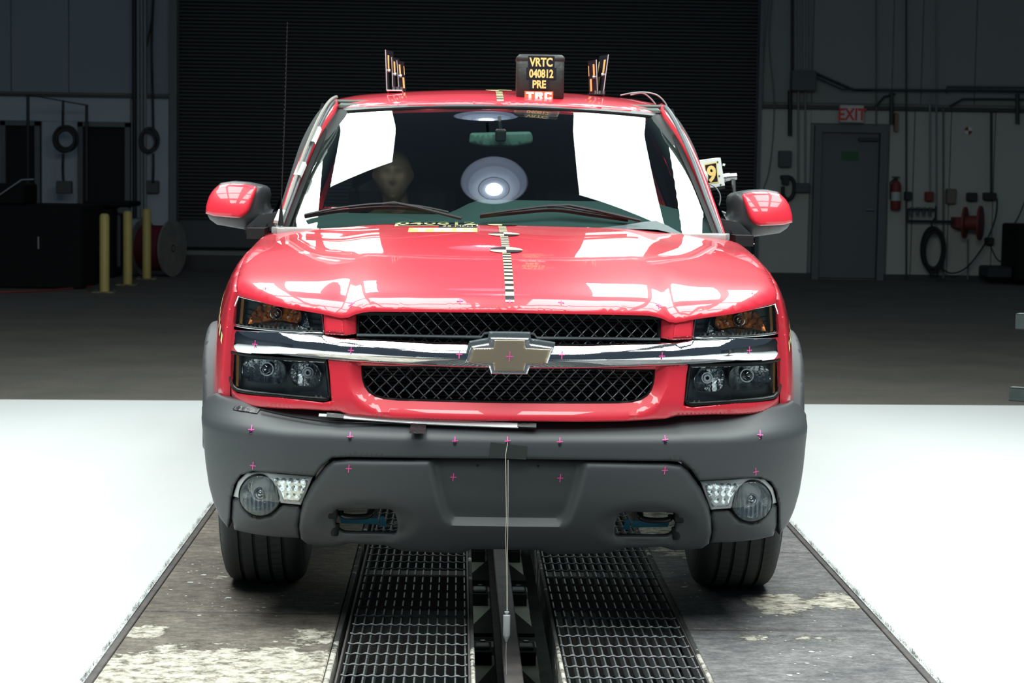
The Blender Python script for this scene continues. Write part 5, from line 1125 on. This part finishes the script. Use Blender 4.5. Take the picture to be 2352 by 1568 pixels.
nb = [(-0.4111,1.4607),(-0.0927,1.4054),(-0.0865,1.5529),(-0.4053,1.6061)]
nbx0, nbx1 = nb[0][0], nb[1][0]
ya, yb_ = 1.425, 1.560
g = sub('number_sticker', T, hoodp(nbx0, ya))
def gridp(name, x0, x1, y0, y1, m_, par, o=.0012, sk=0):
    q = MB(); n = 8; q.add([hoodp(x0+(x1-x0)*i/n+sk*j, y0+(y1-y0)*j/2, o) for j in range(3) for i in range(n+1)], [(j*(n+1)+i, j*(n+1)+i+1, (j+1)*(n+1)+i+1, (j+1)*(n+1)+i) for j in range(2) for i in range(n)]); return q.build(name, m_, par)
gridp('backing', nbx0, nbx1, ya, yb_, M_yellow, g, .0015); gridp('black_ground', nbx0+.012, nbx1-.006, ya+.012, yb_-.010, M_blackv, g, .0035)
q = MB(); poly_text(q, '040812', .155, lambda u, v: hoodp((nbx0+nbx1)/2+u, ya+.022+v, .0055), .001, .66); q.build('lettering', M_yellow, g)
g = sub('speed_sticker', T, hoodp(nbx1-.08, ya)); gridp('black_ground', nbx1-.150, nbx1-.004, ya-.068, ya-.002, M_blackv, g, .0030)
q = MB(); poly_text(q, '35 MPH', .062, lambda u, v: hoodp(nbx1-.077+u, ya-.058+v, .0050), .0, .58); q.build('lettering', M_yellow, g)
g = sub('orange_sticker', T, hoodp(nbx1-.12, 1.2)); gridp('orange_ground', nbx1-.262, nbx1-.004, 1.195, ya-.075, mat('pale_orange', (.95, .38, .12), .4), g)
q = MB(); trc(q, lambda u, v: hoodp(nbx1-.245+u*.225, 1.21+v*.125, .0020)); q.build('lettering', M_whitev, g)
# pink crosses and drilled holes
def cross(fn, x, z, a=.010, b=.013, tilt=0):
    q = MB(); w_ = .0014
    for (dx, dz, L) in ((math.cos(tilt), math.sin(tilt), a), (-math.sin(tilt)+.08, math.cos(tilt), b)):
        n_ = (-dz, dx); q.add([fn(x+dx*L*u+n_[0]*w_*s_, z+dz*L*u+n_[1]*w_*s_) for u in (-1, 0, 1) for s_ in (-1, 1)], [(0, 1, 3, 2), (2, 3, 5, 4)])
    q.build('pink_cross', M_pink, T)
def fB(x, z): return (x, F_b(x, z)+(bdepth(x, z) if z > .62 else 0)-.0016, z)
def fV(x, z): return (x, F_b(x, z)+vdepth(x, z)+.002-.0016, z)
def fUu(x, z): return (x, F_up(x, z)-.0235, z)
def fE(x, z): return (x, .006+.12*x*x-.0055, z)
rg_ = random.Random(5)
for (x, z, hole) in PXL('B', [(577,986,1),(804,1002,1),(1045,1012,1),(1166,1012,1),(1286,1014,1),(1528,1009,1),(1746,998,1),(581,1069,0),(1736,1083,0)]):
    cross(fB, x, z, tilt=rg_.uniform(-.15, .15))
    if hole:
        q = MB(); q.lathe([(0, 0), (.0055, 0)], (x, F_b(x, z-.008)+bdepth(x, z)-.002, z-.009), (0, 1, 0), 12); q.build('drilled_hole', M_dark, T)
for (x, z) in PXL('B', [(801,1076),(1041,1099),(1288,1101),(1527,1080)]): cross(fV, x, z)
for (x, z) in PXL('B', [(1097,1072),(1237,1073)]):
    q = MB(); q.lathe([(0, 0), (.004, 0)], (x, F_b(x, z)+vdepth(x, z)-.001, z), (0, 1, 0), 10); q.build('drilled_hole', M_dark, T)
for (x, z) in PXL('U', [(587,789),(807,803),(1055,812),(1290,813),(1519,816),(1719,803)]): cross(fUu, x, z)
cross(fE, 0, .921, .012, .016)
def fHn(x, t): return hoodp(x, yl(x)+t, .0016)
for px in (810, 1057, 1170, 1287, 1513):
    x = (px-1170)/707; 
    q = MB()
    for (dx, dt, L) in ((1, 0, .010), (0, 1, .0075)):
        q.add([hoodp(x+dx*L*u+dt*.0014*s_, yl(x)+.022+dt*L*u+dx*.0012*s_, .0016) for u in (-1, 0, 1) for s_ in (-1, 1)], [(0, 1, 3, 2), (2, 3, 5, 4)])
    q.build('pink_cross', M_pink, T)
for (x, y) in ((-.80, .285), (.81, .305)):
    q = MB()
    for (dx, dt, L) in ((1, 0, .010), (0, 1, .0075)):
        q.add([hoodp(x+dx*L*u+dt*.0014*s_, y+dt*L*u+dx*.0012*s_, .0016) for u in (-1, 0, 1) for s_ in (-1, 1)], [(0, 1, 3, 2), (2, 3, 5, 4)])
    q.build('pink_cross', M_pink, T)
# checker tape down the wing at each side
for s in (1, -1):
    g = sub('checker_tape', T, (s*.98, .5, 1.0))
    pts = [(.74, 1.06), (.68, 1.02), (.60, .985), (.52, .955), (.44, .925)]
    n = 11
    for k in range(n):
        t0, t1 = k/n, (k+1)/n
        def at(t, o):
            i = min(3, int(t*4)); f = t*4-i; y = pts[i][0]*(1-f)+pts[i+1][0]*f; z = pts[i][1]*(1-f)+pts[i+1][1]*f+o; return (s*(S(y, z)+.0015), y, z)
        q = MB(); q.add([at(t0, -.016), at(t1, -.016), at(t1, .016), at(t0, .016)], [(0, 1, 2, 3)]); q.build('black_square' if k % 2 else 'yellow_square', M_blackv if k % 2 else M_yellow, g)
# ------------------------------------------------------------------ things fixed to or standing on the truck
# contact strip taped along the bumper top
g = empty('contact_strip', (-.2, .02, .70), 'flat aluminium contact strip taped along the top of the bumper', 'sensor')
def bt_(x, z, o): return (x, F_b(x, z)+bdepth(x, z)-o, z+(o*.25 if z > .66 else 0))
sp_ = PXL('B', [(786,960), (960,972), (1190,981)])
q = MB(); q.sweep([bt_(x, z, .034) for x, z in [(sp_[0][0]+(sp_[1][0]-sp_[0][0])*k/8, sp_[0][1]+(sp_[1][1]-sp_[0][1])*k/8) for k in range(8)]+[(sp_[1][0]+(sp_[2][0]-sp_[1][0])*k/8, sp_[1][1]+(sp_[2][1]-sp_[1][1])*k/8) for k in range(9)]], [(-.0085, -.003), (.0085, -.003), (.0085, .003), (-.0085, .003)], fix=(0, -.8, .6)); q.build('strip', M_alu, g)
for pts, nm in ((PXL('B', [(752,957),(790,961)]), 'tape_wrap'), (PXL('B', [(1188,980),(1231,982)]), 'tape_wrap')):
    q = MB(); q.sweep([bt_(x, z, .036) for x, z in pts], [(-.008, -.004), (.008, -.004), (.008, .004), (-.008, .004)], fix=(0, -.8, .6)); q.build(nm, M_tape, g)
q = MB(); q.sweep([bt_(x, z, .032) for x, z in PXL('B', [(734,956),(754,957)])], [(-.005, -.002), (.005, -.002), (.005, .002), (-.005, .002)], fix=(0, -.8, .6)); q.build('connector', M_silver, g)
q = MB(); q.tube(smooth_pts([bt_(x, z, .018) for x, z in PXL('B', [(598,942),(640,952),(700,963),(760,970),(860,974),(950,976)])], 4), .0025, 6); q.build('black_wire', M_black, g, 60)
q = MB(); q.tube(smooth_pts([bt_(x, z, .036) for x, z in PXL('B', [(975,966),(1010,958),(1060,950),(1084,950),(1088,957),(1075,964),(1020,969),(980,967)])], 4), .0028, 6); q.build('loose_wire', M_wire, g, 60)
q = MB(); a_, b_ = [bt_(x, z, .038) for x, z in PXL('B', [(1074,950),(1089,952)])]; q.tube([a_, b_], .0045, 8); q.build('wire_joint', M_silver, g, 60)
def tapep(name, pts, m_, par, fn, o=.004):
    q = MB(); vs = [fn(x, z, o) for x, z in pts]; q.add(vs, [tuple(range(len(vs)))]); return q.build(name, m_, par)
def grid_tape(name, px4, m_, par, o, nn=5, jag=.0):
    P_ = PXL2('B', px4); q = MB(); vs = []
    for j in range(nn+1):
        for i in range(nn+1):
            u, v = i/nn, j/nn; x = (P_[0][0]*(1-u)+P_[1][0]*u)*(1-v)+(P_[3][0]*(1-u)+P_[2][0]*u)*v; z = (P_[0][1]*(1-u)+P_[1][1]*u)*(1-v)+(P_[3][1]*(1-u)+P_[2][1]*u)*v
            vs.append(bt_(x, z, o+.0015*rg_.random()*jag))
    q.add(vs, [(j*(nn+1)+i, j*(nn+1)+i+1, (j+1)*(nn+1)+i+1, (j+1)*(nn+1)+i) for j in range(nn) for i in range(nn)]); return q.build(name, m_, par, 60)
grid_tape('tape_patch', [(947,961), (981,959), (977,998), (940,998)], M_tape, g, .030, jag=1)
grid_tape('tape_patch', [(541,930), (600,938), (590,949), (534,940)], M_tape, g, .004, jag=1)
# plumb bob
pl = empty('plumb_bob', (0, -.02, .1), 'silver plumb bob hanging on a string from the bumper centre', 'plumb bob')
def pw(px, py, Y=-.035): x, z = PWY(px, py, Y); return (x, Y, z)
grid_tape('tape_patch', [(1127,1015), (1211,1025), (1208,1055), (1124,1050)], M_dtape, pl, .003)
q = MB(); a_ = pw(1166, 1016, -.012)
q.tube([a_, pw(1161, 1045, -.02), pw(1162, 1110), pw(1163, 1190), pw(1161, 1230), pw(1163, 1290), pw(1164, 1350), pw(1164, 1402)], .0012, 5); q.tube([pw(1167, 1056, -.02), pw(1167, 1150), pw(1166, 1230), pw(1165, 1300), pw(1166, 1402)], .0012, 5); q.tube([pw(1163, 1472), pw(1162, 1500), pw(1164, 1575), pw(1166, 1640)], .0010, 5)
q.build('string', M_string, pl, 60)
(xb, _, zb0), (_, _, zb1) = pw(1164, 1404), pw(1164, 1474); hb = zb0-zb1
q = MB(); q.lathe([(0, hb), (.0075, hb), (.0075, hb*.96), (.004, hb*.94), (.004, hb*.90), (.0115, hb*.88), (.0115, hb*.24), (.010, hb*.18), (.003, .0), (0, 0)], (xb, -.035, zb1), n=14); q.build('bob', M_alu, pl, 30)
# black box on the roof
bx = empty('marker_box', (.125, 2.35, 1.80), 'black cloth-covered box with yellow lettering on the front edge of the roof', 'box')
def bp(px, py): return PWY(px, py, 2.30)
xl, zt = bp(1188, 125); xr_, zb_ = bp(1295, 231)
q = MB(); q.cbox(xl, xr_, 2.30, 2.48, zb_, zt, .012); q.build('body', M_blackbox, bx, 60)
q = MB(); q.cbox(xl-.002, xr_+.002, 2.297, 2.483, zt-.035, zt+.002, .012); q.build('lid', M_blackbox, bx, 60)
for txt, cx_, cy_, s_, wx in (('VRTC', 1243, 152, .049, .78), ('040812', 1243, 178, .047, .72), ('PRE', 1238, 202, .045, .80)):
    x_, z_ = bp(cx_, cy_); q = MB(); poly_text(q, txt, s_, lambda u, v: (x_+u, 2.2935, z_+v), .0016, wx)
    b_ = MB(); hw = (.063 if txt == '040812' else .056 if txt == 'VRTC' else .042); b_.box(x_-hw, x_+hw, 2.2955, 2.2985, z_-.006, z_+s_*.86); b_.build('sticker', M_blackv, bx); q.build('lettering', M_yel2, bx)
(x0, z1), (x1, z0) = bp(1205, 209), bp(1270, 233); z0 += .004
q = MB(); q.box(x0, x1, 2.294, 2.2965, z0, z1); q.build('orange_sticker', M_orange, bx)
q = MB(); trc(q, lambda u, v: (x0+.006+u*(x1-x0-.012), 2.2925, z0+.004+v*(z1-z0-.008))); q.build('lettering', M_whitev, bx)
# photo-target plates on the roof
def plates(label, spec, basepx, Y, flipx):
    g = empty('target_bracket', (*PWY(basepx[0], basepx[2], Y)[:1], Y, 1.845), label, 'bracket', 'photo target brackets on the roof')
    xa, zb = PWY(basepx[0], basepx[2], Y); xb, _ = PWY(basepx[1], basepx[2], Y)
    q = MB(); q.cbox(xa, xb, Y-.02, Y+.22, zb, zb+.005, .001); q.build('base_plate', M_silver if flipx > 0 else M_blackv, g)
    for k in range(3):
        q = MB(); q.lathe([(0, .014), (.007, .014), (.007, 0)], (xa+(xb-xa)*(.45+.25*k), Y-.005, zb+.005), n=6); q.build('bolt', M_steel, g)
    for (x_px, ytop, ybot, xt_px, dY, L) in spec:
        x0, z0 = PWY(x_px, ybot, Y+dY); x1, z1 = PWY(xt_px, ytop, Y+dY); zt2 = z1
        p = sub('target_plate', g, (x0, Y+dY, z0))
        # thin plate in a vertical plane, running back at a slight angle
        dx = .030*flipx
        def pt(u, v, o=0): return (x0+(x1-x0)*v+dx*u+o*flipx, Y+dY+L*u, z0+(zt2-z0)*v)
        q = MB(); q.add([pt(0, 0), pt(1, 0), pt(1, 1), pt(0, 1), pt(0, 0, -.003), pt(1, 0, -.003), pt(1, 1, -.003), pt(0, 1, -.003)], [(0, 1, 2, 3), (7, 6, 5, 4), (0, 4, 5, 1), (1, 5, 6, 2), (2, 6, 7, 3), (3, 7, 4, 0)]); q.build('plate', M_blackv, p)
        q = MB(); q.tube([pt(0, 0, .001), pt(0, 1, .001)], .0016, 5); q.build('plate_edge', M_silver, p)
        for (u0, u1, v0, v1) in ((.18, .38, .54, .88), (.55, .78, .10, .46), (.82, .90, .55, .85)):
            q = MB(); q.add([pt(u0, v0, .0025), pt(u1, v0, .0025), pt(u1, v1, .0025), pt(u0, v1, .0025)], [(0, 1, 2, 3)]); q.build('yellow_field', M_yel2, p)
        q = MB(); q.lathe([(0, -.008), (.008, -.008), (.008, .008), (0, .008)], pt(.3, .5), (1, 0, 0), 8); q.build('knob', M_steel, p)
plates('pair of black target plates on a bracket at the left of the roof', [(888, 114, 208, 885, 0, .16), (902, 131, 208, 899, .06, .14), (916, 139, 208, 911, .12, .10)], (888, 924, 209), 2.66, 1)
plates('pair of black target plates on a bracket at the right of the roof', [(1386, 125, 216, 1398, 0, .16), (1373, 137, 216, 1370, .06, .14)], (1352, 1388, 218), 2.66, -1)
# camera with the yellow 9
oc = empty('onboard_camera', (1.0, 2.5, 1.4), 'white camera box with a yellow number 9 beside the right door mirror', 'camera')
Yc = 2.42
bxp = PXLY([(1590,371),(1655,362),(1665,426),(1600,436)], Yc)
q = MB(); q.prism(bxp, lambda u, v: (u, Yc, v), lambda u, v: (u, Yc+.16, v)); q.build('housing', M_white_mesh, oc)
q = MB(); q.prism(PXLY([(1600,437),(1664,427),(1665,433),(1602,443)], Yc), lambda u, v: (u, Yc-.01, v), lambda u, v: (u, Yc+.17, v)); q.build('mounting_plate', M_black, oc)
for (px, py) in ((1648,372),(1652,404),(1655,424)): x, z = PWY(px, py, Yc); q = MB(); q.lathe([(0, -.002), (.004, -.002), (.004, .001)], (x, Yc-.0, z), (0, 1, 0), 8); q.build('screw', M_boxg, oc)
st = PXLY([(1617,377),(1646,372),(1651,419),(1622,423)], Yc); q = MB(); q.add([(x, Yc-.0015, z) for x, z in st], [(3, 2, 1, 0)]); q.build('number_sticker', M_yel2, oc)
cxs = sum(p[0] for p in st)/4; czs = sum(p[1] for p in st)/4; q = MB(); q.add([(cxs+(x-cxs)*.86, Yc-.0022, czs+(z-czs)*.90) for x, z in st], [(3, 2, 1, 0)]); q.build('sticker_ground', M_blackv, oc)
q = MB(); poly_text(q, '9', .092, lambda u, v: (cxs+u*1.0-v*.08+.003, Yc-.0030, czs-.034+v+u*.08), .0035, .85); q.build('lettering', M_yel2, oc)
x, z = PWY(1604, 408, Yc-.06); q = MB(); q.lathe([(0, -.02), (.02, -.017), (.038, -.003), (.046, .02), (.047, .05), (.03, .06)], (x, Yc-.05, z), (0, 1, 0), 24); q.build('lamp_dome', M_silver, oc, 60)
a_, b_, c_ = [PWY(px, py, Yc+.05) for px, py in ((1661,408),(1676,406),(1692,405))]
q = MB(); q.tube([(a_[0], Yc+.05, a_[1]), (b_[0], Yc+.05, b_[1])], .017, 14); q.tube([(b_[0]-.004, Yc+.05, b_[1]), (c_[0], Yc+.05, c_[1])], .0145, 14)
q.lathe([(.019, 0), (.019, .004)], (a_[0]+.008, Yc+.05, a_[1]), (1, 0, 0), 14, True); q.build('connector', M_steel, oc, 40)
q = MB(); q.tube([(p[0], Yc+.05, p[1]) for p in PXLY([(1685,410),(1686,445),(1694,545),(1696,640)], Yc+.05)], .0085, 10); q.tube([(p[0], Yc+.05, p[1]) for p in PXLY([(1696,600),(1640,600)], Yc+.05)], .0085, 10); q.build('support_pipe', M_steel, oc, 60)
q = MB(); q.tube([(p[0], Yc+.03, p[1]) for p in PXLY([(1662,378),(1667,379)], Yc)], .005, 8); q.build('switch', M_white_mesh, oc)
q = MB(); q.tube(smooth_pts([(p[0], Yc-.04, p[1]) for p in PXLY([(1628,422),(1643,430),(1653,445),(1654,462),(1646,486)], Yc-.04)], 5), .0032, 6); q.build('cable', M_wire, oc, 60)
q = MB()
for dz in (0, 6.5): q.tube(smooth_pts([(p[0], Yc-.05, p[1]) for p in PXLY([(1646,487+dz),(1655,486+dz),(1667,490+dz)], Yc-.05)], 4), .005, 8)
q.build('corrugated_hose', M_cond, oc, 60)
rc = empty('roof_cable', (.7, 2.8, 1.8), 'grey cable arching over the right edge of the roof', 'cable')
q = MB(); 
for P_ in ([(1425,219),(1450,214),(1480,212),(1510,219),(1530,240),(1535,262)], [(1448,218),(1475,214),(1492,224),(1506,240)]): q.tube(smooth_pts([(p[0], 2.95, p[1]) for p in PXLY(P_, 2.95)], 5), .0038, 6)
q.build('cable_run', M_wire, rc, 60)
wr = empty('loose_wires', (.95, 1.9, 1.15), 'pale wires sticking out behind the right front wing', 'wire')
for P_ in ([(1680,548),(1700,553),(1720,559),(1733,560)], [(1715,584),(1731,586)]):
    q = MB(); q.tube(smooth_pts([(p[0], 1.9, p[1]) for p in PXLY(P_, 1.9)], 4), .0025, 6); q.build('wire', M_silver, wr, 60)
# high-bay lamps that the windscreen mirrors
def bay(x, y, z, label):
    e = empty('high_bay_lamp', (x, y, z), label, 'lamp', 'round high-bay lamps over the truck')
    m1 = bpy.data.materials.get('lamp_shade') or mat('lamp_shade', (.45, .50, .60), .35, emit=None)
    m1 = bpy.data.materials.get('lamp_shade') or mat('lamp_shade', (.30, .33, .40), .35)
    q = MB(); q.lathe([(.0, .56), (.12, .56), (.14, .46), (.20, .36), (.28, .22), (.335, .05), (.35, .0), (.345, 0)], (x, y, z), n=48); q.build('shade', m1, e, 60)
    m2 = bpy.data.materials.get('lamp_glow') or mat('lamp_glow', (.9, .95, 1), .5, emit=((.85, .93, 1), 16))
    q = MB(); q.lathe([(0, -.03), (.055, -.025), (.09, .0), (.095, .04), (.06, .08)], (x, y, z+.42), n=24); q.build('bulb', m2, e, 60)
    def glow(nm, c, k): return bpy.data.materials.get(nm) or mat(nm, (.4, .45, .52), .4, emit=(c, k))  # rings emit by themselves, standing in for bulb light scattered inside the shade
    for prof, nm, c, k in (([(.34, .005), (.325, .06), (.30, .14)], 'outer_reflector', (.30, .40, .68), .55), ([(.30, .14), (.275, .205)], 'middle_ring', (.25, .33, .55), .35), ([(.275, .205), (.22, .31), (.175, .385)], 'inner_reflector', (.42, .52, .72), .95), ([(.175, .385), (.165, .39)], 'dark_ring', (.1, .1, .15), .05), ([(.165, .39), (.12, .44), (.06, .46)], 'lamp_socket_ring', (.42, .48, .66), .85)):
        q = MB(); q.lathe(prof, (x, y, z), n=48); q.build(nm, glow('glow_'+nm, c, k), e, 60)
    q = MB(); q.tube([(x, y, z+.56), (x, y, z+1.8)], .02, 8); q.build('stem', M_boxd, e, 60)
bay(.0, 2.93, 5.0, 'round high-bay lamp hanging above the windscreen')
bay(-.08, 4.50, 5.0, 'round high-bay lamp hanging above the cab, behind the first')
